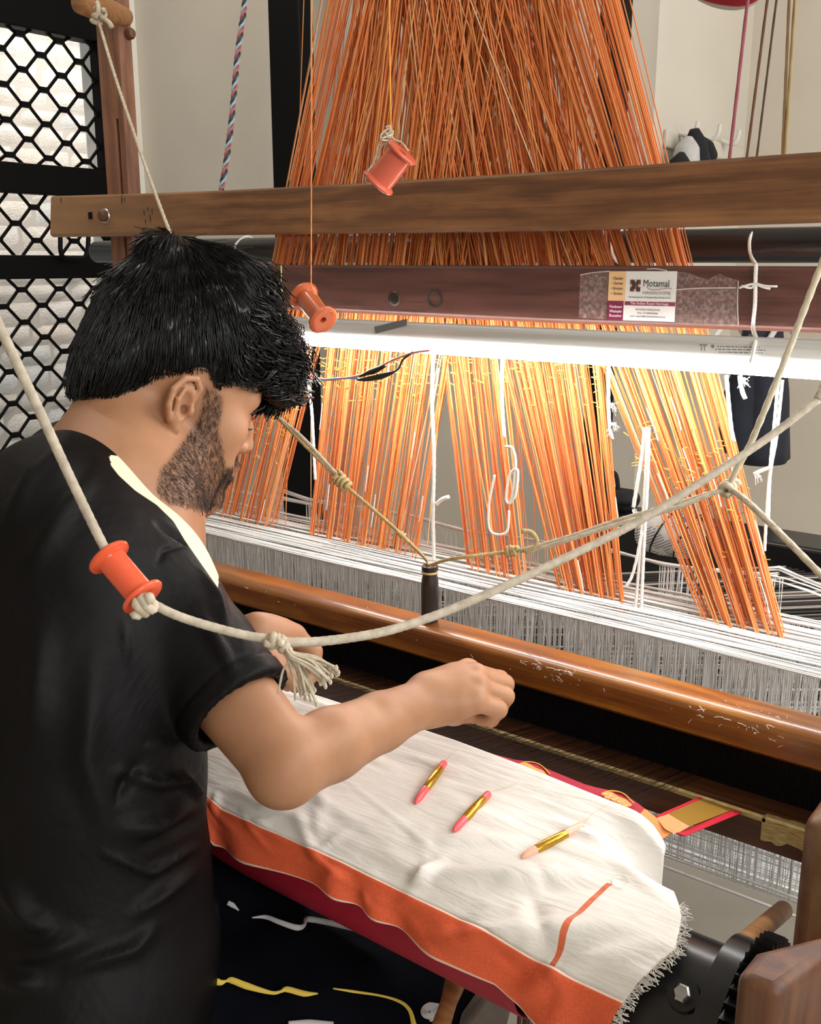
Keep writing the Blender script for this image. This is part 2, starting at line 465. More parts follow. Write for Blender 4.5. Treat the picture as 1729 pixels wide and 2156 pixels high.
# bundle wrapped in newspaper and dark bag, both on the black back beam
t = NT('newspaper'); v = t.coord((1, 1, 1))
lines = t.n('ShaderNodeTexWave', i_Vector=t.coord((1, 1, 1), (0, .5, 0)), i_Scale=60.0, i_Distortion=1.5, bands_direction='Z').outputs['Fac']
f = t.math('MULTIPLY', t.math('GREATER_THAN', lines, .6), t.math('GREATER_THAN', t.noise(v, 26, 2), .5))
t.bs(Base_Color=t.mix(t.math('MULTIPLY', f, .75), t.mix(t.math('GREATER_THAN', t.noise(v, 15, 1), .66), 'D8D6D2', '5D6C9B'), '4A4C55'), Roughness=.8)
t.bump(t.noise(v, 30, 3), .5, .006); M['newspaper'] = t.m
nb = empty('newspaper_bundle', 'roll wrapped in newspaper lying before the black beam behind the right orange cords', 'bundle', loc=tuple(onY(1395, 1130, 1.86)))
cz = .724; xa, xb = onY(1350, 1110, 1.86)[0], onY(1475, 1150, 1.86)[0]
prof = [(0, 0), (.03, .0), (.042, .012), (.045, .05), (.044, .1), (.046, xb - xa - .04), (.04, xb - xa - .01), (.025, xb - xa), (0, xb - xa)]
link2(MB().lathe(prof, (xa, 1.86, cz), (1, 0, 0), 20).build('wrapping', M['newspaper'], smooth=True), nb)
for dx in (.05, .1):
    V, F = tube_geo([(xa + dx + .02 * math.sin(q), 1.86 + .047 * math.cos(q), cz + .047 * math.sin(q)) for q in np.linspace(0, 2 * PI, 20)], .0015, 6)
    link2(link('string', mesh('string', V, F, True), None, M['black_steel']), nb)
bg = empty('dark_bag', 'black cloth bag standing on the black beam between the orange cord groups', 'bag', loc=tuple(onY(1300, 1100, 2.0)))
b = MB(); x0 = onY(1245, 1100, 2.0)[0]; x1 = onY(1337, 1100, 2.0)[0]
b.box((x0, 1.96, .72), (x1, 2.04, onY(1300, 1030, 2.0)[2]))
link2(b.build('body', cb, bevel=.03, seg=4), bg)
hz = onY(1300, 1030, 2.0)[2]
V, F = tube_geo([(x0 + .03, 2.0, hz - .02), (x0 + .04, 2.0, hz + .03), (x1 - .05, 2.0, hz + .03), (x1 - .04, 2.0, hz - .02)], .005, 8, 5)
link2(link('handle', mesh('handle', V, F, True), None, cb), bg)
# red and white cloth hanging at the top right
t = NT('printed_cloth'); v = t.coord(); u = t.attr('u')
t.bs(Base_Color=t.ramp(u, [(0, 'EDE8E2'), (.05, 'EDE8E2'), (.07, 'C2303F'), (.36, 'B82C3E'), (.4, 'C9B25C'), (.43, 'D8CFB0'), (1, 'D8CFB0')]), Roughness=.8)
M['printed'] = t.m
V = []; F = []; U = []; n = 30
for k in range(9):
    for i in range(n):
        q = i / (n - 1); px = 1420 + 200 * q; sag = 22 - 95 * (q - .62) ** 2 * (1.6 if q < .62 else 2.6)
        p = onY(px, sag - k * 14, 1.75 - .015 * k); V.append(p); U.append(k / 8 + .02 * math.sin(9 * q))
for k in range(8):
    for i in range(n - 1): a = k * n + i; F.append((a, a + 1, a + n + 1, a + n))
me = mesh('hanging_cloth', V, F, True); fattr(me, 'u', U)
o = link('hanging_cloth', me, None, M['printed']); s = o.modifiers.new('thick', 'SOLIDIFY'); s.thickness = .003
tag(o, 'red and white cloth sagging into view at the top right corner', 'cloth')
for (xa, xb, r, c, lab) in ((1580, 1535, .0028, '9A5560', 'dull red cord hanging before the niche, left of the brown cords'), (1622, 1571, .0022, '6B4A33', 'dark brown cord hanging second from the red one'), (1641, 1592, .0018, '55412F', 'thin dark cord hanging in the niche between the brown cords'), (1664, 1647, .0022, '8F7550', 'tan cord hanging nearest the right edge, thin one of the pair'), (1678, 1652, .003, 'A08C62', 'thicker tan cord of the pair hanging at the far right')):
    col = simple('cord', c, .8)
    o = rope('hanging_yarn', [onY(xa + (xa - xb) * 1.2, -440, 1.7), onY(xa, -40, 1.7), onY((xa + xb) / 2, 150, 1.7), onY(xb, 345, 1.7)], r, col, step=.006, twist=(2, .014, .25), sides=8)
    tag(o, lab, 'yarn', 'yarns hanging before the niche')
# ------------------------------------------------------------------ loom frame
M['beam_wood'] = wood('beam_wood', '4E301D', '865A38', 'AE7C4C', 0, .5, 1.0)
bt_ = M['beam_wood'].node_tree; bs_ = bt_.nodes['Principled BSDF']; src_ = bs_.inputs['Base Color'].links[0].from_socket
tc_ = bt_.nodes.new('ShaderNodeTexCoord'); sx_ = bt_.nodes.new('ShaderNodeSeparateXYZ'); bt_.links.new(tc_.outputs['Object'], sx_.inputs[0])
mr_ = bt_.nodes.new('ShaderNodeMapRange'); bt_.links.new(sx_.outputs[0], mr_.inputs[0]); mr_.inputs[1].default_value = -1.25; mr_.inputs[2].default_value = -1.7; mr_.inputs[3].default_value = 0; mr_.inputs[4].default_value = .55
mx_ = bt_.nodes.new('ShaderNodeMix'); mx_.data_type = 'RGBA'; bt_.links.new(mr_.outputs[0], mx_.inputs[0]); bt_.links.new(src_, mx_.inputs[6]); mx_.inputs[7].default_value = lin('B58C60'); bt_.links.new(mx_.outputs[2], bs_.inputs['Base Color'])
M['beam_red'] = wood('beam_red', '3E2520', '603B33', '774C42', 0, .45, 1.0)
M['post_wood'] = wood('post_wood', '5A3A2A', '926247', 'AA785A', 2, .6, 1.0)
M['cap_wood'] = wood('cap_wood', '4A240A', '8A4E14', 'B87A28', 0, .35, 1.0, coat=.8)
M['race_wood'] = wood('race_wood', '40250F', '6C4024', '865432', 0, .4, 1.0)
M['bracket_wood'] = wood('bracket_wood', '341B0E', '5E331A', '7C4C26', 2, .45, 1.0, wear='8E6A48')
M['peg_wood'] = wood('peg_wood', '8A5A34', 'AD7B49', 'C59560', 0, .5, 2.0)
M['dark_wood'] = wood('dark_wood', '17110E', '2D231D', '463830', 2, .35, 2.0)
YB, YB1 = 1.16, 1.212
loom = empty('loom', 'large wooden handloom frame of bolted brown beams filling the picture', 'loom')


def beam(name, tops, bots, mat, y0, y1):
    """front face follows (px) edge points; slight bow of the real timber kept"""
    P = [onY(x, y, y0) for x, y in tops]; Q = [onY(x, y, y0) for x, y in bots]
    xs = np.linspace(P[0][0], .35, 15)
    zt = np.interp(xs, [p[0] for p in P], [p[2] for p in P]); zb = np.interp(xs, [p[0] for p in Q], [p[2] for p in Q])
    V = []; F = []; c = .006
    for i, x in enumerate(xs):
        x0 = x - (.012 if i == 0 else 0)
        V += [(x, y0, zt[i] - .002), (x, y0 + .003, zt[i]), (x, y1, zt[i]), (x0, y1, zb[i]), (x0, y0 + c, zb[i] - c * .8), (x0, y0, zb[i])]
    for i in range(14):
        for k in range(6): F.append((i * 6 + k, (i + 1) * 6 + k, (i + 1) * 6 + (k + 1) % 6, i * 6 + (k + 1) % 6))
    F.append(tuple(range(6))); F.append(tuple(84 + k for k in range(6))[::-1])
    b = MB().add(V, F); return b.build(name, mat, loom, bevel=.0015, seg=1)


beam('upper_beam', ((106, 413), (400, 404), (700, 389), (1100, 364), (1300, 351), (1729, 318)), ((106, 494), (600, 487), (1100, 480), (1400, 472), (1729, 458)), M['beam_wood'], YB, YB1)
lb = beam('lower_beam', ((500, 558), (1100, 559), (1729, 561)), ((590, 646), (1100, 671), (1729, 693)), M['beam_red'], YB, YB1)
# knot plug and nail hole in the lower beam
p = onY(830, 629, YB); MB().lathe([(0, .002), (.008, .002), (.0105, .0005), (.0115, -.002)], p, (0, -1, 0), 16).build('plug', M['dark_wood'], lb, smooth=True)
p = onY(916, 630, YB); MB().lathe([(.012, -.001), (.0125, .0012), (.010, .0012), (.0095, -.001), (0, -.001)], p, (0, -1, 0), 16).build('bolt_hole', simple('hole_grey', (.03, .035, .035), .5), lb, smooth=True)
# left post with slot, bolts, peg
yp = YB1 + .001; xa, xb = onY(226, 405, yp)[0], onY(271, 405, yp)[0]; dp_ = xb / onY(297, 405, 1.0)[0] - yp
b = MB(); w = (xb - xa)
zs0, zs1 = onY(250, 410, yp)[2], onY(250, 250, yp)[2]
xs0, xs1 = onY(246, 300, yp)[0], onY(252, 300, yp)[0]; xq = onY(271, 300, yp)[0]
ye = yp + dp_
b.box((xa, yp, 0), (xs0, ye, 2.1)).box((xs1, yp, 0), (xb, ye, 2.1)).box((xs0, yp, zs1), (xs1, ye, 2.1)).box((xs0, yp, 0), (xs1, ye, zs0 - .2)).box((xs0, yp + .025, zs0 - .2), (xs1, ye, zs1))
post = b.build('post', M['post_wood'], loom, bevel=.002)
p = onY(222, 455, YB)
MB().lathe([(0, .003), (.0125, .003), (.014, .001), (.014, 0)], p, (0, -1, 0), 24).build('washer', M['steel'], loom, smooth=True)
MB().lathe([(0, .012), (.008, .012), (.0095, .009), (.0095, .002)], p, (0, -1, 0), 8).build('bolt', M['rust'], loom, smooth=True)
p = onY(191, 454, YB)
MB().box((-.005, -.002, -.006), (.005, .001, .006), c=p).build('nail_hole', M['black_steel'], loom)
b = MB()
for (x, y0_, y1_, w_) in ((256, 410, 432, 1.6), (262, 412, 428, 1.2), (303, 440, 455, 1.6), (306, 460, 474, 1.4), (311, 434, 446, 1.2), (316, 450, 470, 1.5), (320, 436, 452, 1.0), (128, 414, 430, 1.2)):
    P = [onY(x, y0_, YB - .0003), onY(x + w_, (y0_ + y1_) / 2, YB - .0003), onY(x + 1, y1_, YB - .0003), onY(x - w_ * .7, (y0_ + y1_) / 2, YB - .0003)]; b.prism(P, (0, .002, 0))
b.build('cracks', M['dark_wood'], loom, kind='stuff')
p = onX(290, 58, xb)
MB().lathe([(0, .012), (.007, .011), (.010, .006), (.010, -.02)], (xb, yp + .022, onY(290, 58, yp)[2]), (1, 0, 0), 12).build('bolt', M['rust'], loom, smooth=True)
pg = [onY(262, 36, yp - .0), onY(235, 26, yp - .045), onY(195, 10, yp - .10), onY(165, 3, yp - .13)]
V, F = tube_geo(pg, (.016, .019, .022, .018), 14, 5); peg = link('peg', mesh('peg', V, F, True), loom, M['peg_wood'])
# black pipe behind
zc, rp = 1.272, .023
pipe = MB().tube([(-1.94, 1.40, zc), (.35, 1.40, zc)], rp, 28).build('pipe', simple('pipe_black', (.018, .018, .02), .3, spec=.6), loom, smooth=True)
# back beam painted black
xbb = onY(1222, 1130, 1.95)[0]
MB().box((xbb, 1.95, 0), (xbb + .07, 2.04, .60)).build('leg', M['black_paint'], loom, bevel=.004)
MB().box((xbb, 1.93, .575), (.4, 2.05, .722)).build('back_beam', M['black_paint'], loom, bevel=.008)
# right-hand bracket block and upright by the cloth roller
zb = .80
A, B_, C_, Dd = [onZ(x, y, zb) for x, y in ((1640, 2088), (1548, 2052), (1592, 1997), (1760, 1955))]
E_ = onZ(1760, 2000, zb)
MB().prism([A, E_, Dd, C_, B_], (0, 0, -.8)).build('roller_bracket', M['bracket_wood'], loom, bevel=.008, seg=3)
yu = .80; pu = onY(1684, 1966, yu); pt = onY(1690, 1722, yu)
MB().box((pu[0] - .008, yu, .0), (pu[0] + .12, yu + .11, pt[2])).build('upright', M['bracket_wood'], loom, bevel=.014, seg=3)

# ------------------------------------------------------------------ sley: cap, reed, race board, handle
sley = empty('sley', 'glossy brown sley with rounded cap, black reed and gold-taped race board', 'sley', loc=(-.6, .97, .7))
def spart(o): return link2(o, sley)
Y0, Y1 = .948, .995
zt = 1.25 - .4431 * Y1; zf = 1.25 - .5075 * Y0
prof = [(Y0 + .004, zf), (Y0, zf + .004), (Y0, zf + .030)]
for k in range(7):
    an = PI + (PI / 2) * -(k / 6)
    prof.append((Y0 + .016 + .016 * math.cos(PI - k / 6 * PI / 2), zf + .030 + (zt - zf - .030) * math.sin(k / 6 * PI / 2)))
prof += [(Y1 - .006, zt), (Y1, zt - .006), (Y1, zf)]
b = MB(); b.prism([(-1.75, y, z) for y, z in prof], (2.05, 0, 0))
o = spart(b.build('cap', M['cap_wood'], smooth=True, angle=32))
RF, RY = .918, .99
ztr = 1.25 - .5763 * RF; zre = 1.25 - .5525 * RY
prof = [(RF, ztr - .034), (RF, ztr - .001), (RF + .002, ztr), (RY + .02, zre - .004), (RY + .02, ztr - .034)]
spart(MB().prism([(-1.75, y, z) for y, z in prof], (2.05, 0, 0)).build('race_board', M['race_wood']))
# reed: baulk frame and closely spaced dents
rb = spart(MB().box((-1.7, RY, zre - .01), (.2, RY + .006, zf + .01)).build('reed', simple('reed_black', (.004, .004, .005), .35)))
xs = np.arange(-1.6, .15, .0028); segs = np.stack([np.stack([xs, np.full_like(xs, RY - .0015), np.full_like(xs, zre - .004)], 1), np.stack([xs, np.full_like(xs, RY - .0015), np.full_like(xs, zf + .004)], 1)], 1)
o = strands('dents', segs, .0006, simple('dent_steel', (.02, .02, .022), .4, .5), rb, 3)
# gold tape with torn end
gt = NT('gold_tape'); v = gt.coord((30, 300, 300))
gt.bs(Base_Color=gt.ramp(gt.noise(v, 3, 4), [(.35, 'A08850'), (.55, 'CDB67C'), (.7, 'E6D8A8')]), Metallic=.3, Roughness=.32)
gt.bump(gt.noise(gt.coord((120, 20, 20)), 2, 2), .2, .001); M['gold_tape'] = gt.m
def tape(x0, x1, wd, fr, jag, parent, name, n=120):
    V = []; F = []; dz = (zre - .004 - ztr) / (RY + .02 - RF)
    for i in range(n + 1):
        x = x0 + (x1 - x0) * i / n; j = random.uniform(-jag, jag)
        pr = [(RF - .0012, ztr - fr + j), (RF - .0012, ztr), (RF + .002, ztr + .0012), (RF + wd + j * .5, ztr + dz * wd + .0012)]
        V += [(x, y, z) for y, z in pr]
    for i in range(n):
        for k in range(3): a = i * 4 + k; F.append((a, a + 4, a + 5, a + 1))
    return link2(link(name, mesh(name, V, F), None, M['gold_tape']), parent)
xt = onY(1612, 1730, RF)[0]
tape(-1.6, xt, .005, .004, .0003, sley, 'gold_tape')
tape(xt - .003, xt + .12, .016, .022, .004, sley, 'torn_tape', 24)
# light line low on the reed (thin gold edge of the lower shed threads)
# handle peg
hp = onZ(905, 1312, zt)
hy = .974; hx_ = onY(905, 1300, hy)[0]; htop = onY(905, 1190, hy)[2]; L = htop - zt
prof = [(0, 0), (.0105, 0), (.0112, L * .1), (.0112, L * .6), (.0105, L * .75), (.0085, L * .86), (.0085, L * .9), (.0105, L * .92), (.0105, L * .99), (.008, L), (0, L)]
spart(MB().lathe(prof, (hx_, hy, zt), (0, 0, 1), 24).build('handle', M['dark_wood'], smooth=True))
# string bindings on the peg neck
ring = [(hx_ + .0095 * math.cos(q), hy + .0095 * math.sin(q), zt + L * .88) for q in np.linspace(0, 2 * PI, 24)]
spart(MB().tube(ring, .0016, 8).build('neck_cord', M['rope_gold'], smooth=True))
# worn dark patch and lint on the cap
lint = []
for k in range(110):
    px = random.choice((random.gauss(1160, 40), random.gauss(1590, 70), random.uniform(520, 1700)))
    y = random.uniform(Y0 - .001, Y0 + .02); x = onY(px, 1400, Y0)[0]
    zz = zt - .001 if y > Y0 + .012 else zf + .03 + random.uniform(-.012, .006)
    if y < Y0 + .012: y = Y0 - .001
    d = np.random.randn(3) * (.003, .001, .0012); lint.append([(x, y, zz), np.array((x, y - .001, zz + .001)) + d, np.array((x, y, zz)) + d * 1.8])
lo = strands('lint', lint, .00025, M['white_cord'], None, 3); link2(lo, sley)

# ------------------------------------------------------------------ cloth roller with ratchet
RYc, RZc, RR = .69, .664, .058
roller = empty('cloth_roller', 'black steel cloth roller with ratchet wheel at the lower right', 'roller', loc=(-.3, RYc, RZc))
xend = onY(1600, 2005, RYc)[0]
prof = [(0, 0), (RR, 0), (RR, 1.42), (RR + .004, 1.42), (RR + .004, 1.428), (.03, 1.428), (.03, 1.6), (0, 1.6)]
link2(MB().lathe([(0, 0), (RR, 0), (RR, xend + 1.6 - .02), (RR - .004, xend + 1.6 - .016), (.02, xend + 1.6 - .016), (.02, 1.75), (0, 1.75)], (-1.6, RYc, RZc), (1, 0, 0), 48).build('barrel', M['black_paint'], smooth=True), roller)
rt = MB(); nt = 44; ro, ri = .080, .071; x0 = xend - .008
poly = []
for k in range(nt):
    a0, a1 = 2 * PI * k / nt, 2 * PI * (k + .8) / nt
    poly += [(x0, RYc + ri * math.cos(a0), RZc + ri * math.sin(a0)), (x0, RYc + ro * math.cos(a1), RZc + ro * math.sin(a1))]
rt.prism(poly, (.014, 0, 0))
link2(rt.build('ratchet_wheel', simple('gear_black', (.012, .012, .013), .3, .6, bump=.3, bscale=120)), roller)
link2(MB().lathe([(RR, 0), (RR + .012, 0), (RR + .012, .018), (RR, .018)], (xend - .028, RYc, RZc), (1, 0, 0), 48).build('collar', M['black_paint'], smooth=True, angle=30), roller)
bp = onY(1422, 2075, .63); dirn = unit(np.array([0, bp[1] - RYc, bp[2] - RZc])); bp = np.array([bp[0], RYc, RZc]) + dirn * RR
link2(MB().lathe([(0, .004), (.012, .004), (.013, .0), (.013, -.002)], bp, dirn, 20).build('washer', M['black_paint'], smooth=True), roller)
link2(MB().lathe([(0, .012), (.0055, .012), (.007, .0105), (.007, .002)], bp, dirn, 6).build('bolt', M['steel'], smooth=True, angle=30), roller)
# pawl handle: round stick
s0, s1 = onY(1560, 1992, .80), onY(1650, 1916, .93)
V, F = tube_geo([s0 - (s1 - s0) * .4, s0, s1], .0092, 16, 4)
o = link('ratchet_stick', mesh('ratchet_stick', V, F, True), None, M['peg_wood']); tag(o, 'short round wooden stick poking out behind the ratchet wheel', 'stick')
# ------------------------------------------------------------------ LED tube light
YT = 1.105
tl = empty('tube_light', 'glowing white tube light with grey housing slung under the lower beam', 'lamp', loc=(-.5, YT, 1.15))
def tpart(o): return link2(o, tl)
ztop_, zmid, zbot_ = onY(1729, 723, YT)[2], onY(1729, 764, YT)[2], onY(1729, 803, YT)[2]
ztop_ += .002
xl, xr = -1.14, .08
prof = [(YT, zmid), (YT, ztop_ - .006), (YT + .005, ztop_), (YT + .026, ztop_), (YT + .03, ztop_ - .005), (YT + .03, zmid)]
tpart(MB().prism([(xl, y, z) for y, z in prof], (xr - xl, 0, 0)).build('housing', M['grey_plastic'], bevel=.001, seg=1))
t = NT('lamp_glow'); t.bs(Base_Color=(1, 1, 1, 1)); t.b.inputs['Emission Color'].default_value = (1, .98, .94, 1); t.b.inputs['Emission Strength'].default_value = 38.0; M['glow'] = t.m
hh = (zmid - zbot_)
prof = [(YT - .001, zmid)] + [(YT + .015 - .016 * math.cos(q), zmid - hh * math.sin(q)) for q in np.linspace(.15, PI - .15, 12)] + [(YT + .031, zmid)]
tpart(MB().prism([(xl, y, z) for y, z in prof], (xr - xl, 0, 0)).build('diffuser', M['glow'], smooth=True))
for x in (xl - .012, xr): tpart(MB().box((x, YT - .002, zbot_ - .001), (x + .012, YT + .033, ztop_ + .001)).build('end_cap', M['white_plastic'], bevel=.002))
# grey tape flag and faint print
tp = [onY(x, y, YT - .001) for x, y in ((789, 688), (858, 671), (857, 685), (792, 703))]
me = mesh('tape', tp, [(0, 1, 2, 3)]); o = link2(link('tape', me, None, simple('grey_tape', '6E7476', .5)), tl); s = o.modifiers.new('thick', 'SOLIDIFY'); s.thickness = .0012


def text(name, body, loc, size, mat, parent, ax=(1, 0, 0), up=(0, 0, 1), align='LEFT', sx=1.0, shear=0.0, ext=.0001):
    c = bpy.data.curves.new(name, 'FONT'); c.body = body; c.size = size; c.align_x = align; c.align_y = 'CENTER'; c.extrude = ext; c.shear = shear; c.resolution_u = 2
    o = bpy.data.objects.new(name, c); COL.objects.link(o); c.materials.append(mat)
    a, u = unit(ax), unit(up); n = np.cross(a, u)
    o.matrix_world = Matrix(((a[0] * sx, u[0], n[0], loc[0]), (a[1] * sx, u[1], n[1], loc[1]), (a[2] * sx, u[2], n[2], loc[2]), (0, 0, 0, 1)))
    bpy.context.view_layer.update()
    me = bpy.data.meshes.new_from_object(o.evaluated_get(bpy.context.evaluated_depsgraph_get())); mw = o.matrix_world.copy()
    bpy.data.objects.remove(o); o = bpy.data.objects.new(name, me); COL.objects.link(o)
    o.parent = parent; o.matrix_parent_inverse = Matrix.Translation(-parent.location) if parent.type == 'EMPTY' else Matrix.Identity(4)
    o.matrix_basis = mw
    return o


ink = simple('grey_ink', '8B8D90', .6)
p = onY(1508, 729, YT - .0008)
b = MB()
def dash(x0, x1, y, h):
    P = [onY(x0, y + h, YT - .0004), onY(x1, y + h + .5, YT - .0004), onY(x1, y - h + .5, YT - .0004), onY(x0, y - h, YT - .0004)]; b.add(P, [(0, 1, 2, 3)])
for x0, x1, y, h in ((1473, 1489, 726, 1.6), (1476, 1478, 733, 5), (1483, 1485, 733, 5), (1498, 1504, 729, 3.5)): dash(x0, x1, y, h)
for row, (xa, xb, y) in enumerate(((1510, 1600, 729), (1506, 1612, 735), (1514, 1606, 741))):
    x = xa
    while x < xb: wd = random.uniform(3, 11); dash(x, min(x + wd, xb), y + (x - 1500) * .02, 1.3); x += wd + 2.2
tpart(b.build('print', ink))
# hanging strings round pipe, lower beam and lamp
for k, (pxp, full) in enumerate(((1590, True), (519, False), (1312, False))):
    x = onY(pxp, 520, 1.40)[0]
    pts = [onY(1604, 500, 1.425), onY(1600, 486, 1.41), onY(1590, 484, 1.395), onY(1580, 500, 1.379), onY(1578, 520, 1.3755), onY(1582, 540, 1.377), onY(1589, 553, 1.33), onY(1591, 556.5, 1.215), onY(1591.5, 558, YB + .004), onY(1592, 563, YB - .0025), onY(1591, 590, YB - .0035), onY(1590, 640, YB - .0025), onY(1586, 688, YB - .0025), onY(1592, 712, YT + .02), onY(1590, 724, YT - .0025), onY(1583, 756, YT - .002), onY(1581, 764, YT - .0025)] if full else [(x + .004, 1.42, zc - .02), (x, 1.42, zc + .018), (x - .002, 1.40, zc + rp + .002), (x - .006, 1.378, zc + .01), (x - .006, 1.376, zc - .006)]
    if not full: pts += [(x, 1.385, zc - .022), (x + .01, 1.40, zc - .026), (x + .008, 1.42, zc - .02)]
    o = rope('string_loop' if not full else 'lamp_string', pts, .0022, M['white_cord'], twist=(2, .01, .3), sides=8)
    tag(o, ('white cord holding the lamp, tied round pipe and lower beam near the card', 'white cord loop round the black pipe just right of the hair', 'white cord loop round the black pipe above the pasted card')[k], 'cord')
    if full:
        for tail in (((1590, 597), (1576, 600), (1557, 606)), ((1590, 597), (1582, 606), (1562, 602)), ((1592, 597), (1612, 602), (1637, 603)), ((1592, 598), (1606, 604), (1622, 608))):
            V, F = tube_geo([onY(x_, y_, YB - .004) for x_, y_ in tail], .0014, 6, 5)
            link('loose_end', mesh('loose_end', V, F, True), o, M['white_cord'])
# ------------------------------------------------------------------ printed card taped on the lower beam
YC = YB - .0012
c00, c10, c11, c01 = [onY(x, y, YC) for x, y in ((1278, 673), (1420, 678), (1426, 571), (1283, 571))]
card = empty('printed_card', 'printed card pasted on the lower beam, cream, white and maroon', 'card', loc=tuple(c00))
ux = (c10 - c00); uz = (c01 - c00); nY = np.array([0, -1, 0])
def cpt(u, v, k=0): return (c00 * (1 - u) + c10 * u) * (1 - v) + (c01 * (1 - u) + c11 * u) * v + nY * .0002 * k
def cquad(name, u0, v0, u1, v1, col, k):
    me = mesh(name, [cpt(u0, v0, k), cpt(u1, v0, k), cpt(u1, v1, k), cpt(u0, v1, k)], [(0, 1, 2, 3)])
    o = link2(link(name, me, None, simple(name + '_ink', col, .35)), card)
    s = o.modifiers.new('thick', 'SOLIDIFY'); s.thickness = .0001 if k else .0006; s.offset = -1; return o
cquad('paper', 0, 0, 1, 1, 'E4E4E2', 0)
cquad('cream_panel', 0, .40, .26, 1, 'E9BE8C', 1); cquad('maroon_panel', 0, 0, .245, .395, '7C2A4A', 1); cquad('maroon_band', .26, .31, 1, .39, '8A3A50', 1)
H_ = np.linalg.norm(uz); W_ = np.linalg.norm(ux); inkd = simple('dark_ink', '2E2C2C', .5); inkm = simple('maroon_ink', '7A3038', .5); inkw = simple('white_ink', 'F0E4E4', .5); inkg = simple('grey_print', '77777A', .5)
def ctext(s, u, v, h, mat, wfrac, align='LEFT', shear=0.0):
    o = text('lettering', s, cpt(u, v, 2), h * H_, mat, card, ux, uz, align, 1.0, shear, .00005)
    return o, wfrac
todo = []
for s, v in (('• Chanderi', .855), ('• Sarees', .755), ('• Dresses', .65), ('• Stoles', .545)): todo.append(ctext(s, .045, v, .085, inkd, .17))
for s, v in (('Manufacturer', .275), ('Wholesaler', .18), ('Retailer', .09)): todo.append(ctext(s, .035, v, .085, inkw, .19))
todo += [ctext('Motamal', .52, .755, .20, inkd, .37), ctext('HANDLOOMS', .52, .565, .085, inkg, .40), ctext('The Manufacturer of Chanderi Hand Woven Sarees', .625, .475, .05, inkd, .62, 'CENTER'), ctext('The Indian Royal Heritage', .625, .352, .075, inkw, .56, 'CENTER'),
         ctext('MOTAMAL HANDLOOMS', .61, .225, .05, inkm, .36, 'CENTER'), ctext('Mob. +91 00000 00000', .61, .155, .05, inkd, .30, 'CENTER'), ctext('email : support@motamalhandlooms.com', .61, .09, .05, inkd, .52, 'CENTER')]
bpy.context.view_layer.update()
for o, wf in todo:
    wd = max(v.co.x for v in o.data.vertices) - min(v.co.x for v in o.data.vertices)
    if wd > 0:
        k = wf * W_ / wd; mb = o.matrix_basis.copy(); mb.col[0] = mb.col[0] * k; o.matrix_basis = mb
# emblem: square of four corner shapes with a monogram M
e0 = (.33, .59, .155, .24)
def ept(u, v, k=2): return cpt(e0[0] + e0[2] * u, e0[1] + e0[3] * v, k)
b = MB()
for (cu, cv) in ((0, 0), (1, 0), (1, 1), (0, 1)):
    du, dv = (1 - 2 * cu), (1 - 2 * cv)
    poly = [(cu, cv), (cu + .42 * du, cv), (cu + .34 * du, cv + .12 * dv), (cu + .46 * du, cv + .3 * dv), (cu + .3 * du, cv + .46 * dv), (cu + .12 * du, cv + .34 * dv), (cu, cv + .42 * dv)]
    if du * dv < 0: poly = poly[::-1]
    b.add([ept(*q) for q in poly], [tuple(range(7))])
link2(b.build('emblem', simple('emblem_brown', '6A3F34', .5)), card)
b = MB(); b.add([ept(*q, 1) for q in ((.05, .05), (.95, .05), (.95, .95), (.05, .95))], [(0, 1, 2, 3)])
link2(b.build('emblem_ground', simple('emblem_tan', 'D9B49A', .5)), card)
V, F = tube_geo([ept(u, v, 3.5) for u, v in ((.12, .12), (.2, .3), (.32, .78), (.4, .84), (.42, .5), (.4, .2), (.55, .62), (.66, .82), (.7, .6), (.66, .25), (.74, .14), (.9, .32))], .0007, 6, 4)
link2(link('monogram', mesh('monogram', V, F, True), None, inkd), card)
V, F = tube_geo([cpt(u, v, 2.5) for u, v in ((.575, .70), (.6, .655), (.67, .632), (.78, .645), (.88, .668), (.93, .66), (.935, .645))], .0003, 5, 4)
link2(link('flourish', mesh('flourish', V, F, True), None, inkm), card)
t = NT('clear_tape'); v = t.coord((1, 1, 1))
t.bs(Base_Color=(.75, .6, .58, 1), Roughness=.25); t.b.inputs['Alpha'].default_value = .2
t.set(t.b.inputs['Alpha'], t.ramp(t.noise(t.coord((260, 260, 260)), 1, 3), [(.4, .10), (.7, .34)]))
t.bump(t.noise(v, 300, 3), .5, .001); M['clear_tape'] = t.m
for nm, poly in (('clear_tape', ((1424, 572), (1450, 574), (1470, 583), (1492, 588), (1515, 576), (1533, 584), (1556, 590), (1555, 686), (1421, 679))), ('clear_tape', ((1222, 577), (1282, 571), (1277, 673), (1219, 668)))):
    me = mesh(nm, [onY(x, y, YB - .0006) for x, y in poly], [tuple(range(len(poly)))]); link2(link(nm, me, None, M['clear_tape']), card)
for pl in (((1222, 579), (1250, 574), (1283, 571)), ((1555, 592), (1553, 640), (1555, 684)), ((1424, 610), (1470, 607), (1550, 606)), ((1362, 567), (1380, 566), (1405, 570))):
    V, F = tube_geo([onY(x, y, YB - .0012) for x, y in pl], .0006, 5, 5); link2(link('tape_edge', mesh('tape_edge', V, F, True), None, simple('tape_edge', 'CDBFB8', .3)), card)
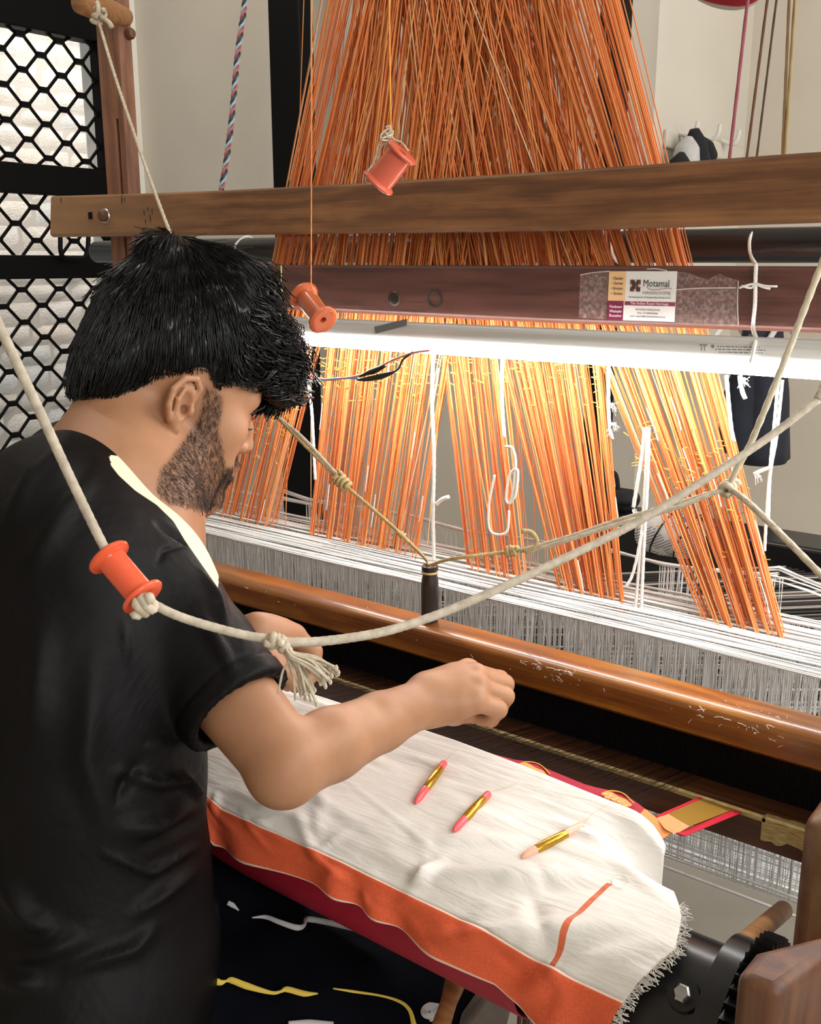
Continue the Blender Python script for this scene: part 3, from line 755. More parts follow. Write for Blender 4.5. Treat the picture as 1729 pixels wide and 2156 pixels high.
# ------------------------------------------------------------------ lamp wires with taped joints
def tubeobj(name, pts, r, mat, parent=None, sides=8, sub=6):
    V, F = tube_geo(pts, r, sides, sub); return link(name, mesh(name, V, F, True), parent, mat)
wires = empty('lamp_wires', 'pink and blue lamp wires with two black taped joints under the tube light', 'wire')
W = lambda *q: [onY(x, y, 1.07 - .0 * x) for x, y in q]
pk, bl, bt = simple('pink_wire', 'E08C8E', .45), simple('blue_wire', '7FB6DC', .45), simple('black_tape', '23211F', .5, bump=.6, bscale=500)
tubeobj('wire', W((560, 770), (640, 787), (680, 799), (720, 797), (760, 790), (790, 776)), .0016, pk, wires)
tubeobj('wire', W((540, 815), (640, 807), (690, 799), (740, 796), (762, 799), (800, 796)), .0016, bl, wires)
tubeobj('wire', W((770, 785), (800, 772), (830, 757), (870, 743), (905, 738)), .0015, pk, wires)
tubeobj('wire', W((790, 797), (835, 780), (848, 758), (870, 741)), .0015, bt, wires)
tubeobj('taped_joint', W((757, 793), (775, 785), (790, 780), (812, 770)), [.0015, .003, .0042, .004, .002], bt, wires, 10)
tubeobj('taped_joint', W((754, 800), (775, 798), (800, 793), (830, 783)), [.0015, .003, .004, .0042, .002], bt, wires, 10)

# ------------------------------------------------------------------ jacquard harness
t = NT('orange_cord'); g = t.n('ShaderNodeNewGeometry'); rnd = g.outputs['Random Per Island']
t.bs(Base_Color=t.ramp(rnd, [(0, 'E8783C'), (.35, 'F08C46'), (.7, 'F49E50'), (.92, 'F6B068'), (1, 'F4DCC0')]), Roughness=.7)
t.b.inputs['Sheen Weight'].default_value = .2; M['orange_cord'] = t.m
M['gold_cord'] = simple('gold_cord', 'EDB14A', .6)
har = empty('jacquard_harness', 'fan of orange harness cords dropping behind both beams to the white heddles', 'harness', loc=(-.75, 1.22, .82))
groups = [((455, 1122), (572, 1124), 690, 850, 105), ((640, 1165), (872, 1186), 760, 1060, 215), ((988, 1240), (1112, 1236), 850, 985, 96), ((1185, 1266), (1322, 1303), 885, 1195, 150), ((1495, 1330), (1662, 1366), 985, 1315, 165)]
knots = []
for gi, (bl_, br_, tl_, tr_, n) in enumerate(groups):
    S = []; RAD = []
    for k in range(n):
        s = (k + random.random()) / n; s = min(1, max(0, s))
        s = s + .05 * math.sin(s * 40 + gi)
        bx = bl_[0] + (br_[0] - bl_[0]) * s; by = bl_[1] + (br_[1] - bl_[1]) * s + random.uniform(-16, 6)
        q = s + random.gauss(0, .025); jit = random.gauss(0, 12) if random.random() < .8 else random.gauss(0, 60)
        if q < .06 or q > .94: jit = random.gauss(0, 8)
        tx = tl_ + (tr_ - tl_) * q + jit * .6
        tx = min(max(tx, 676), 1330)
        P0 = onY(bx, by, 1.16 + random.uniform(-.012, .05)); P1 = onY(tx, 0, 1.245 + random.uniform(-.015, .03))
        if P0[2] > P1[2]: continue
        m = (P0 + P1) / 2 + np.array([random.uniform(-.004, .004), 0, 0]); top = P1 + (P1 - P0) * .55
        S.append([P0, P0 * .5 + P1 * .5, P1, top]); RAD.append(random.choice((.00085, .001, .0011)))
        if random.random() < .75:
            qk = random.gauss((.22, .36, .40, .40, .25)[gi] + .0 * s, .035)
            pk_ = P0 + (P1 - P0) * qk; pk_ = pk_ + (0, -.012, 0); d = np.array([random.choice((-1, 1)) * random.uniform(.004, .011), -.003, random.uniform(-.004, .005)])
            knots.append([pk_ + (0, -.001, 0), pk_ + d * .6 + (0, -.002, .001), pk_ + d])
        if gi == 4 and random.random() < .3:
            pk_ = P0 + (P1 - P0) * random.uniform(.1, .2); d = np.array([random.uniform(.002, .009), -.003, .002]); knots.append([pk_, pk_ + d * .6, pk_ + d])
    o = strands('cord_bundle', S, RAD, M['orange_cord'], None, 4); link2(o, har)
# loose single cords of the fan
S = []
for bx, by, tx in ((600, 1140, 640), (900, 1150, 1000), (872, 1180, 940), (655, 1165, 655), (1120, 1240, 1010), (1060, 1240, 1000), (610, 380, 690), (640, 350, 700), (1105, 1245, 1080), (1130, 1255, 1100), (1150, 1260, 1130)):
    P0 = onY(bx, by, 1.17); P1 = onY(tx, 0, 1.25); S.append([P0, (P0 + P1) / 2, P1, P1 + (P1 - P0) * .5])
for k in range(420):
    tx = random.gauss(985, 115); tx = min(max(tx, 720), 1270); bx = 985 + (tx - 985) * random.uniform(1.1, 1.35) + random.gauss(0, 25)
    P1 = onY(tx, 0, 1.25 + random.uniform(0, .04)); P0 = onY(bx, 690, 1.225 + random.uniform(0, .04)); S.append([P0, (P0 + P1) / 2, P1, P1 + (P1 - P0) * .8])
link2(strands('loose_cords', S, .00075, M['orange_cord'], None, 4), har)
link2(strands('cord_knots', knots, .0008, M['gold_cord'], None, 4), har)
S = []
for k in range(22):
    gi = random.choice((1, 1, 1, 3, 4, 4, 0)); bl_, br_, tl_, tr_, n = groups[gi]; s = random.random()
    P0 = onY(bl_[0] + (br_[0] - bl_[0]) * s, bl_[1] + (br_[1] - bl_[1]) * s, 1.145); P1 = onY(tl_ + (tr_ - tl_) * s, 0, 1.24)
    a = random.uniform(0, .35); S.append([P0 + (P1 - P0) * a, P0 + (P1 - P0) * (a + .02) + (.002, -.002, 0), P0 + (P1 - P0) * (a + .05)])
link2(strands('white_splices', S, .0009, M['white_cord'], None, 4), har)

# ------------------------------------------------------------------ white heddles
M['heddle_white'] = simple('heddle_white', 'ECECEA', .7)
hed = empty('heddle_set', 'white string heddles hanging in rows behind the glossy sley cap', 'heddles', loc=(-.7, 1.15, .7))
ZH, ZL = .818, .535
ys = [1.075 + .165 * (k / 9) for k in range(10)]
S = []; R_ = []
for y in ys:
    for k in range(7):
        a = random.uniform(-.004, .004); z0 = ZH + random.uniform(-.002, .004); yy = y + random.uniform(-.006, .006)
        xs = np.linspace(-1.75, .3, 9); S.append([(x, yy + random.uniform(-.003, .003), z0 + random.uniform(-.0025, .002)) for x in xs]); R_.append(random.uniform(.0008, .0015))
link2(strands('top_cords', S, R_, M['heddle_white'], None, 4), hed)
S = [[(x, 1.10 + .15 * random.random(), ZL + random.uniform(-.003, .004)) for x in np.linspace(-1.75, .3, 9)] for k in range(22)]
S = []
for k in range(60):
    yy = 1.06 + .19 * random.random(); z0 = ZL + .006 + random.uniform(-.012, .008)
    S.append([(x, yy + random.uniform(-.004, .004), z0 + random.uniform(-.002, .002)) for x in np.linspace(-1.75, .3, 9)])
link2(strands('bottom_cords', S, .0019, M['heddle_white'], None, 4), hed)
S = []
for y in ys[::2]:
    x = -1.45
    while x < -.26:
        dens = .5 + .5 * math.sin(x * 37 + y * 60)
        if random.random() < .6 + .4 * dens:
            j = random.gauss(0, .003)
            if random.random() < .08: j = random.gauss(0, .02)
            S.append([(x, y, ZH), (x + j, y + random.gauss(0, .004), (ZH + ZL) / 2), (x + j * .5, y, ZL)])
        x += .0022
link2(strands('heddle_strings', S, .0006, M['heddle_white'], None, 3), hed)
# rear raised shaft: cords with their own strings
S = []; V_ = []
def rearcord(pts, Y, n, spread, r):
    for k in range(n):
        d = np.array([0, random.uniform(-spread, spread), random.uniform(-spread, spread) * .5])
        S.append([onY(x, y, Y) + d + np.random.randn(3) * .0008 for x, y in pts]); V_.append(r)
rearcord(((340, 1072), (455, 1100), (600, 1135), (700, 1150)), 1.30, 8, .012, .0011)
rearcord(((440, 1024), (520, 1036), (585, 1046), (660, 1062)), 1.36, 6, .006, .0012)
rearcord(((585, 1030), (650, 1050), (740, 1065), (860, 1085)), 1.33, 6, .005, .0011)
rearcord(((860, 1084), (900, 1095), (960, 1112), (1005, 1124)), 1.33, 7, .004, .0012)
rearcord(((985, 1118), (1110, 1135), (1180, 1145), (1240, 1155)), 1.33, 6, .003, .0011)
rearcord(((1285, 1158), (1330, 1170), (1400, 1188), (1480, 1198)), 1.33, 7, .003, .0013)
rearcord(((1480, 1198), (1560, 1205), (1610, 1210), (1640, 1208)), 1.33, 6, .003, .0012)
rearcord(((1600, 1198), (1640, 1195), (1690, 1215), (1760, 1245)), 1.33, 5, .005, .0013)
rearcord(((1590, 1212), (1650, 1222), (1700, 1240), (1760, 1262)), 1.31, 4, .006, .0013)
link2(strands('raised_cords', S, V_, M['heddle_white'], None, 4), hed)
S = []
for xa_, xb_, ya_, yb_, n in ((1388, 1475, 1190, 1198, 26), (870, 905, 1090, 1098, 12), (965, 1000, 1112, 1120, 9), (460, 500, 1030, 1040, 10), (575, 605, 1040, 1060, 8), (640, 660, 1060, 1068, 6), (1205, 1240, 1150, 1156, 8), (1615, 1650, 1215, 1215, 7), (1100, 1180, 1135, 1145, 14), (660, 860, 1068, 1086, 26), (905, 960, 1095, 1108, 8)):
    for k in range(n):
        q = random.random(); px = xa_ + (xb_ - xa_) * q; P = onY(px, ya_ + (yb_ - ya_) * q, 1.33); Q = P + np.array([random.gauss(0, .003), random.gauss(0, .004), -.085]); S.append([P, Q, Q + (0, 0, -.05)])
link2(strands('raised_strings', S, .0008, M['heddle_white'], None, 4), hed)
# thicker white tie cords with frayed ends
def wcord(lab, pts, Y, r=.0024, fr=None):
    o = link2(rope('tie_cord', [onY(x, y, Y) for x, y in pts], r, M['white_cord'], twist=(3, .01, .25), sides=9), hed); o['label'] = lab
    for (x, y) in (fr or []):
        p = onY(x, y, Y); strands('frayed_end', [[p, p + np.random.randn(3) * .003 * .6 + (.003, -.001, -.002), p + np.random.randn(3) * .004 + (.005, -.002, -.005)] for k in range(14)], .0005, M['white_cord'], o, 3)
    return o
wcord('pale tie cord hanging between the first and second orange bundles', ((648, 800), (656, 860), (660, 930), (664, 1010)), 1.15)
wcord('white tie cord in the gap right of the second orange bundle', ((912, 745), (910, 850), (914, 960), (912, 1085), (914, 1180)), 1.145, .0026)
wcord('short white cord stub with a knotted end in the grey gap', ((918, 1062), (930, 1052), (945, 1046)), 1.14, .0028)
wcord('white tie cord through the middle of the third orange bundle', ((1058, 740), (1057, 830), (1062, 920)), 1.14)
wcord('looped white cord dangling over the fourth orange bundle', ((1064, 940), (1080, 945), (1086, 985), (1076, 1055), (1066, 1050), (1074, 1000), (1090, 990), (1086, 1040), (1072, 1062)), 1.135, .0018)
wcord('thin white cord curling below the dangling loop', ((1042, 1000), (1030, 1060), (1030, 1110), (1045, 1125), (1068, 1118), (1072, 1075)), 1.14, .0016)
wcord('white tie cord with two frayed ends right of the fourth bundle', ((1282, 765), (1281, 830), (1284, 900), (1290, 925)), 1.14, .0022, ((1285, 850), (1288, 890)))
wcord('white cord with a split end left of the fifth orange bundle', ((1358, 900), (1352, 960), (1342, 1020), (1334, 1068)), 1.15, .0024, ((1332, 1072),))
wcord('paired white cords hanging left of the fifth orange bundle', ((1362, 900), (1360, 1000), (1352, 1120), (1338, 1285)), 1.15, .0022)
wcord('white cord hanging plumb just left of the fifth orange bundle', ((1366, 900), (1364, 1000), (1356, 1150), (1350, 1290)), 1.15, .0022)
wcord('loose white cord curving off to the left below the split-ended one', ((1352, 1120), (1340, 1180), (1330, 1215), (1318, 1235)), 1.148, .0018)
wcord('white cord with a frayed stub beside the top of the fifth bundle', ((1558, 790), (1562, 820), (1570, 840)), 1.14, .0024, ((1560, 795),))
wcord('white cord hanging right beside the top of the fifth bundle', ((1530, 790), (1533, 830), (1540, 900), (1546, 930)), 1.15, .0022)
wcord('long white cord hanging before the dark jacket, left of the pair', ((1640, 790), (1632, 880), (1624, 960), (1614, 1090), (1610, 1160)), 1.20, .0019)
wcord('long white cord hanging before the dark jacket, right of the pair', ((1648, 800), (1640, 880), (1634, 930), (1622, 1000), (1618, 1100)), 1.20, .0018)
wcord('short forked white cord tied to the pair before the jacket', ((1626, 982), (1606, 990), (1588, 998)), 1.195, .0022, ((1590, 996),))
# ------------------------------------------------------------------ dark striped warp sheet behind the heddles
t = NT('warp_thread'); g = t.n('ShaderNodeNewGeometry')
t.bs(Base_Color=t.ramp(g.outputs['Random Per Island'], [(0, '17130F'), (.55, '241E1A'), (.62, '8E857C'), (1, 'C6BEB4')]), Roughness=.6); M['warp'] = t.m
back = empty('back_warp', 'dark warp sheet with pale stripes stretched behind the heddles', 'warp', loc=(-.6, 1.7, .6))
S = []
for k in range(300):
    x = -.55 + 1.5 * k / 300 + random.uniform(-.003, .003); z = .63 + random.uniform(-.006, .006)
    S.append([(x - .9, 1.30, z), (x - .45, 1.60, z + .02), (x - .02, 1.925, z + .045)])
link2(strands('warp_threads', S, .0022, M['warp'], None, 4), back)

# ------------------------------------------------------------------ woven cloth on the roller, warp in front of the reed
t = NT('red_silk'); v = t.coord((900, 900, 900))
t.bs(Base_Color=t.mix(t.ramp(t.attr('edge'), [(.72, 0.0), (.74, 1.0)]), 'A3142F', 'D98C4A'), Roughness=.6)
t.bump(t.noise(v, 1, 2), .15, .0004); M['red_silk'] = t.m
FY, FZ = .82, .745
def fell(x):  # wavy fell line: y offset by X
    return FY
fpx = ((560, 1440), (640, 1466), (760, 1506), (880, 1543), (960, 1564), (1040, 1590), (1090, 1603), (1120, 1606), (1155, 1622), (1230, 1653), (1268, 1663), (1300, 1668), (1335, 1686), (1382, 1722), (1420, 1752), (1450, 1741))
fpts = []
for x, y in fpx[:-1]:
    zz = FZ - .0; p = onZ(x, y, zz); fpts.append(p)
fpts = np.array(fpts)
fx = np.linspace(-1.35, fpts[-1][0], 90); fy = np.interp(fx, fpts[:, 0], fpts[:, 1])
xr_ = onY(1432, 1755, FY)[0]
fabric = empty('silk_cloth', 'crimson silk being woven, running from the fell down round the roller', 'cloth', loc=(-.6, .75, .74))
prof_end = [(.74, .727), (.70, RZc + RR + .002)] + [(RYc + (RR + .004) * math.sin(q), RZc + (RR + .004) * math.cos(q)) for q in np.linspace(0, -3.6, 18)]
V = []; F = []; ED = []; m = len(prof_end) + 3
xroll = onY(1085, 2085, RYc - RR)[0]
for i, x in enumerate(fx):
    q = i / (len(fx) - 1)
    xe = -1.35 + (xroll + 1.35) * q; dp = .05 * min(1, max(0, (x + .43) / .1))
    xs_ = x - .5 * dp; row = [(x, fy[i], FZ), (xs_, fy[i] - .03, FZ - .0015 - dp * .4), (xs_ * .5 + xe * .5, .765, .732 - dp)] + [(xe, y, z - dp * (j_ < 2)) for j_, (y, z) in enumerate(prof_end)]
    V += row; ED += [1.0 if (x > fx[-1] - .04 and k_ < 1) else 0.0 for k_ in range(m)]
for i in range(len(fx) - 1):
    for k in range(m - 1): a = i * m + k; F.append((a, a + m, a + m + 1, a + 1))
me = mesh('silk', V, F, True); fattr(me, 'edge', ED)
o = link2(link('silk', me, None, M['red_silk']), fabric); s = o.modifiers.new('thick', 'SOLIDIFY'); s.thickness = .0012; s.offset = -1
# woven motifs at the fell
M['motif'] = simple('gold_motif', 'E09A5C', .4, .2, var=.25, scale=300, bump=.4, bscale=500)
for (cx, cy) in ((1122, 1622), (1298, 1683)):
    b = MB(); c0 = onZ(cx, cy, FZ + .001)
    ring = [onZ(cx + 30 * math.cos(a) - 5 * math.sin(a) * .5, cy + 13 * math.cos(a) * .9 - 11 * math.sin(a) * (1 if math.sin(a) > 0 else .8) + 1.5 * math.cos(5 * a), FZ + .0016) for a in np.linspace(0, 2 * PI, 40)[:-1]]
    b.prism(ring, (0, 0, -.002))
    for k in range(9):
        q = (k - 4) / 4; cc = onZ(cx + q * 25, cy + q * 11 - 3 * (1 - q * q) + (k % 2) * 5, FZ + .0016); r0 = .0036
        b.lathe([(r0, 0), (r0 * .8, .0007), (r0 * .3, .0009), (0, .0006)], cc, (0, 0, 1), 10)
    link2(b.build('motif', M['motif']), fabric)
    link2(link('motif_thread', mesh('motif_thread', *tube_geo([onZ(cx + dx, cy + dy, FZ + .002) for dx, dy in ((-30, -13), (-10, -18), (15, -12), (36, 8))], .0007, 5, 5), True), None, M['gold_cord']), fabric)
# black warp from the fell to the reed
t = NT('black_warp'); t.bs(Base_Color=(.012, .008, .008, 1), Roughness=.4); M['black_warp'] = t.m
S = []
for x in np.arange(-1.3, fx[-1] - .045, .0017):
    yy = np.interp(x, fx, fy); S.append([(x, yy, FZ - .0005), (x + .01 * (x + .75), RY - .001, zre + .008 * random.random())])
wp = empty('front_warp', 'fine dark warp threads from the crimson fell to the black reed', 'warp', loc=(-.6, .9, .73))
link2(strands('warp_threads', S, .00022, M['black_warp'], None, 3), wp)
gold = simple('gold_zari', 'B58C3E', .4, .4); red = simple('red_selvage', 'C01530', .5)
a0, a1, b0, b1 = onZ(1384, 1722, FZ), onZ(1450, 1741, FZ), onY(1535, 1655, RY), onY(1602, 1682, RY)
S = []
for k in range(46):
    q = k / 45; S.append([a0 * (1 - q) + a1 * q + np.array([0, 0, .0003]), b0 * (1 - q) + b1 * q])
link2(strands('gold_threads', S, .00035, gold, None, 3), wp)
S = [[a0 + np.array([.0008 * k - .002, 0, .0005]), b0 + np.array([.0008 * k - .002, 0, 0.0])] for k in range(4)]
c0, c1 = onZ(1424, 1757, FZ), onY(1612, 1680, RY)
S += [[c0 + np.array([.0009 * k, 0, .001]), c1 + np.array([.0009 * k, 0, 0])] for k in range(9)]
link2(strands('selvage_threads', S, .0007, red, None, 4), wp)
# orange border patch of the woven cloth
b = MB(); P = [onZ(x, y, FZ + .0006) for x, y in ((1382, 1722), (1408, 1714), (1452, 1740), (1422, 1757), (1400, 1745))]
b.add(P, [(0, 1, 2, 3, 4)]); link2(b.build('border_band', simple('orange_band', 'E8945A', .5, var=.1, scale=400)), fabric)

# ------------------------------------------------------------------ white cover cloth with orange border
def cover(u, v):
    """u along the loom 0..1, v from fell 0 to lower hem 1"""
    # profile (Y, Z) by v
    py = np.interp(v, [0, .12, .38, .52, .62, .72, .82, .9, 1.0], [FY - .002, .795, .728, .695, .665, .637, .618, .611, .606])
    pz = np.interp(v, [0, .12, .38, .52, .62, .72, .82, .9, 1.0], [FZ + .006, FZ + .004, .735, .731, .727, .717, .703, .69, .672])
    return py, pz
NU, NV = 230, 90
U_, V_ = np.meshgrid(np.linspace(0, 1, NU), np.linspace(0, 1, NV), indexing='ij')
hpx = ((415, 1700), (450, 1768), (520, 1800), (600, 1828), (700, 1868), (800, 1925), (890, 1975), (960, 2015), (1040, 2060), (1110, 2130), (1180, 2175), (1300, 2235))
hem = np.array([onY(x, y, .606) for x, y in hpx])
xl0, xl1 = onY(530, 1440, FY)[0], onY(418, 1735, .606)[0]
xr0, xr1, xr2 = onY(1428, 1752, FY)[0], onY(1450, 1958, RYc)[0], onY(1302, 2130, .61)[0]
XL_ = np.interp(V_, [0, 1], [xl0, xl1]); XR_ = np.interp(V_, [0, .12, .3, .5, .62, .85, 1.0], [xr0, xr0 + .006, xr0 + .022, xr1 - .01, xr1, xr2 - .004, xr2 - .012])
X = XL_ + (XR_ - XL_) * U_
Yp, Zp = cover(U_, V_)
hz = np.interp(X, hem[:, 0], hem[:, 2])
Zp = Zp + np.clip((V_ - .75) / .25, 0, 1) * (hz - .012 - .672)
rs = np.random.RandomState(3)
def ridge(x0, v0, x1, v1, wd, h):
    a = np.array([x0, v0]); b_ = np.array([x1, v1]); d = b_ - a; L = (d ** 2).sum()
    tt = np.clip(((U_ - x0) * d[0] + (V_ - v0) * d[1]) / L, 0, 1); dx = (U_ - x0 - tt * d[0]) * 1.1; dv = (V_ - v0 - tt * d[1]) * .5
    return h * np.exp(-(dx ** 2 + dv ** 2) / (wd ** 2)) * np.sin(PI * np.clip(tt * .9 + .05, 0, 1))
W_h = np.zeros_like(X)
for k in range(70):
    u0, v0 = rs.rand(), rs.uniform(.03, .5); W_h += ridge(u0, v0, u0 + rs.uniform(.1, .35), v0 + rs.uniform(-.05, .06), .008 + .008 * rs.rand(), rs.uniform(-.0014, .0022))
for k in range(60):
    u0, v0 = rs.rand(), rs.uniform(.5, .95); W_h += ridge(u0, v0, u0 + rs.uniform(-.06, .12), v0 + rs.uniform(-.15, .2), .010 + .012 * rs.rand(), rs.uniform(-.0024, .0036))
# named folds seen in the photograph
W_h += ridge(.60, .72, .83, .50, .020, .011); W_h += ridge(.58, .78, .60, .66, .014, .009); W_h += ridge(.66, .95, .94, .60, .034, .017); W_h += ridge(.55, .62, .75, .42, .016, .005); W_h += ridge(.70, .70, .90, .45, .03, -.006)
W_h += ridge(.82, .98, .99, .60, .022, .008); W_h += ridge(.12, .72, .34, .72, .012, .003); W_h += ridge(.2, .6, .5, .67, .010, .002); W_h += ridge(.35, .5, .62, .66, .006, .002)
W_h += ridge(.75, .62, .86, .78, .018, -.005); W_h += ridge(.9, .3, .99, .5, .03, .004)
W_h += .0012 * np.sin(U_ * 23 + 5 * V_) * np.clip(V_ * 1.4 - .4, 0, 1) + .004 * np.clip((V_ - .8) / .2, 0, 1) * np.sin(U_ * 38 + 2 * np.sin(U_ * 13))
sag = -.045 * np.clip((U_ - .86) / .14, 0, 1) ** 1.5 * np.exp(-((V_ - .22) / .10) ** 2) - .006 * np.exp(-((V_ - .22) / .12) ** 2)
nrm_y = np.interp(V_, [0, .6, .85, 1], [-.05, -.2, -.8, -1]); nrm_z = np.sqrt(np.clip(1 - nrm_y ** 2, 0, 1))
far = np.array([onZ(x, y, .749) for x, y in ((520, 1430), (600, 1455), (880, 1546), (960, 1573), (1100, 1626), (1250, 1688), (1376, 1737), (1412, 1758), (1420, 1768))])
kf = np.clip(1 - V_ / .38, 0, 1)
Yf = np.interp(X, far[:, 0], far[:, 1]) - (FY - .002)
PX = X; PY = Yp + W_h * nrm_y + Yf * kf; PZ = Zp + W_h * nrm_z + sag + .005 - .020 * np.clip((U_ - .93) / .07, 0, 1) ** 2 * kf
t = NT('white_cotton'); u = t.attr('u'); vv = t.attr('v'); xx = t.attr('sx')
nz = t.noise(t.coord((1, 1, 1)), 14, 5, .6)
wv = t.noise(t.coord((1800, 300, 1800)), 1, 2)
base = t.ramp(nz, [(.3, 'DCD8D1'), (.6, 'E8E4DE'), (.8, 'ECE9E4')])
sd = t.math('ABSOLUTE', t.math('SUBTRACT', xx, .0))
base = t.mix(t.math('LESS_THAN', sd, 1.0), base, 'D4683F')
t.bs(Base_Color=base, Roughness=.85); t.b.inputs['Sheen Weight'].default_value = .3
h = t.math('ADD', t.math('MULTIPLY', nz, .5), t.math('ADD', t.math('MULTIPLY', t.noise(t.coord((14, 110, 110)), 1, 3, .5, .8), .5), t.math('MULTIPLY', t.noise(t.coord((400, 400, 400)), 1, 2), .06)))
t.bump(h, .55, .006); M['white_cotton'] = t.m
t = NT('orange_border'); nz = t.noise(t.coord((700, 700, 700)), 1, 3)
t.bs(Base_Color=t.mix(t.ramp(t.attr('v'), [(.0, 0.0), (.025, 0.0), (.03, 1.0), (.955, 1.0), (.965, 0.0)]), 'F0D2C0', t.ramp(nz, [(.3, 'D6532F'), (.7, 'E2683F')])), Roughness=.8)
t.bump(t.noise(t.coord((30, 30, 30)), 1, 4), .4, .004); M['orange_border'] = t.m
cov = empty('cover_cloth', 'white cotton cover cloth with orange border draped over the roller', 'cloth', loc=(-.5, .7, .73))
kb = int(NV * .80)
P3 = np.stack([PX, PY, PZ], -1)
def grid(P, name, mat, attrs):
    n, m, _ = P.shape; idx = np.arange(n * m).reshape(n, m)
    F = np.stack([idx[:-1, :-1], idx[1:, :-1], idx[1:, 1:], idx[:-1, 1:]], -1).reshape(-1, 4)
    me = np_mesh(name, P.reshape(-1, 3), F)
    for k, a in attrs.items(): fattr(me, k, a.reshape(-1))
    return link(name, me, None, mat)
# thin woven orange line near the right edge, given as signed distance
la, lb_ = onY(1295, 1842, .705), onY(1143, 2085, .612)
lx = np.interp(V_, [.42, .9], [la[0], lb_[0]]) + .004 * np.sin(V_ * 9)
sx = np.abs(PX - lx) / .0026; sx[V_ < .47] = 9
o = link2(grid(P3[:, :kb + 1], 'white_field', M['white_cotton'], {'u': U_[:, :kb + 1], 'v': V_[:, :kb + 1], 'sx': sx[:, :kb + 1]}), cov)
s = o.modifiers.new('thick', 'SOLIDIFY'); s.thickness = .0012; s.offset = -1
vb = (V_[:, kb:] - V_[:, kb:].min()) / (1 - V_[:, kb:].min())
o = link2(grid(P3[:, kb:], 'border', M['orange_border'], {'v': vb}), cov); s = o.modifiers.new('thick', 'SOLIDIFY'); s.thickness = .0012; s.offset = -1
S = []
for k in range(int(NV * .45), NV):
    for j in range(5):
        p = P3[-1, k] + (P3[-1, min(k + 1, NV - 1)] - P3[-1, k]) * random.random(); d = np.array([.008 * random.random() + .002, random.gauss(0, .003), random.gauss(0, .003)])
        S.append([p, p + d * .6 + np.random.randn(3) * .001, p + d])
link2(strands('fringe', S, .0005, simple('fringe_white', 'F0EDE6', .85), None, 3), cov)
# ------------------------------------------------------------------ weft needles lying on the cover cloth
pinkp = NT('pink_plastic'); pinkp.bs(Base_Color=lin('F0626A'), Roughness=.25); pinkp.b.inputs['Subsurface Weight'].default_value = .15; pinkp.b.inputs['Subsurface Scale'].default_value = .01; pinkp = pinkp.m
palep = NT('pale_pink_plastic'); palep.bs(Base_Color=lin('F2B49C'), Roughness=.25); palep = palep.m
gw = NT('gold_winding'); gv = gw.coord((1, 1, 1)); gw.bs(Base_Color=gw.ramp(gw.noise(gw.coord((900, 900, 900)), 1, 2), [(.3, 'A87C22'), (.6, 'C89A36'), (.8, 'E0BC5C')]), Metallic=.75, Roughness=.22); gw = gw.m
M['pale_thread'] = simple('pale_thread', 'D9CDA8', .7)
def surf(px, py, lift=.0):
    """point of the cover cloth seen at a pixel: nearest grid vertex to the ray"""
    d = unit(ray(px, py)); Q = P3.reshape(-1, 3) - CP; tt = Q @ d
    dist = np.linalg.norm(Q - tt[:, None] * d, axis=1); i = np.argmin(dist); return CP + d * tt[i] - d * lift
for (a, g0, g1, b_, mat, tail, lab) in (
    ((874, 1692), (893, 1660), (921, 1618), (936, 1606), pinkp, ((938, 1602), (950, 1590), (966, 1576)), 'pink needle wound with gold thread, nearest the weaver\'s forearm'),
    ((954, 1750), (980, 1723), (1014, 1687), (1029, 1671), pinkp, ((1033, 1667), (1060, 1660), (1088, 1650)), 'pink needle wound with gold thread, middle of the three'),
    ((1097, 1805), (1131, 1788), (1193, 1757), (1226, 1738), palep, ((1228, 1736), (1250, 1712), (1284, 1693)), 'pale peach needle wound with gold thread, farthest from the weaver')):
    p0, p1 = surf(*a, .006), surf(*b_, .006); ax = p1 - p0; L = np.linalg.norm(ax)
    root = empty('weft_needle', lab, 'needle', 'weft needles on the white cover cloth', tuple((p0 + p1) / 2))
    prof = [(0, 0), (.0018, .0012), (.003, .005), (.0037, .010), (.0039, .02), (.0039, L - .002), (.0034, L), (.0018, L), (.0018, L - .004), (0, L - .004)]
    link2(MB().lathe(prof, p0, ax, 16).build('shaft', mat, smooth=True), root)
    q0 = np.linalg.norm(surf(*g0, .006) - p0); q1 = np.linalg.norm(surf(*g1, .006) - p0)
    wp_ = [(.0038, q0 - .001), (.0041, q0), (.0045, q0 + (q1 - q0) * .3), (.0045, q0 + (q1 - q0) * .6), (.0042, q1), (.0038, q1 + .001)]
    link2(MB().lathe(wp_, p0, ax, 16).build('gold_winding', gw, smooth=True), root)
    for k in range(1):
        tp_ = [p1] + [surf(x + 2 * k, y + 2 * k, .0035) for x, y in tail]
        V, F = tube_geo(tp_, .00022, 5, 6); link2(link('thread_tail', mesh('thread_tail', V, F, True), None, M['pale_thread']), root)
V, F = tube_geo([surf(1307 + 18 * math.cos(q), 1856 + 14 * math.sin(q), .004) for q in np.linspace(.3, 2 * PI, 18)], .0004, 5, 2)
tag(link('thread_loop', mesh('thread_loop', V, F, True), None, M['white_cord']), 'tiny loop of white thread on the cover cloth beside the orange line', 'thread')

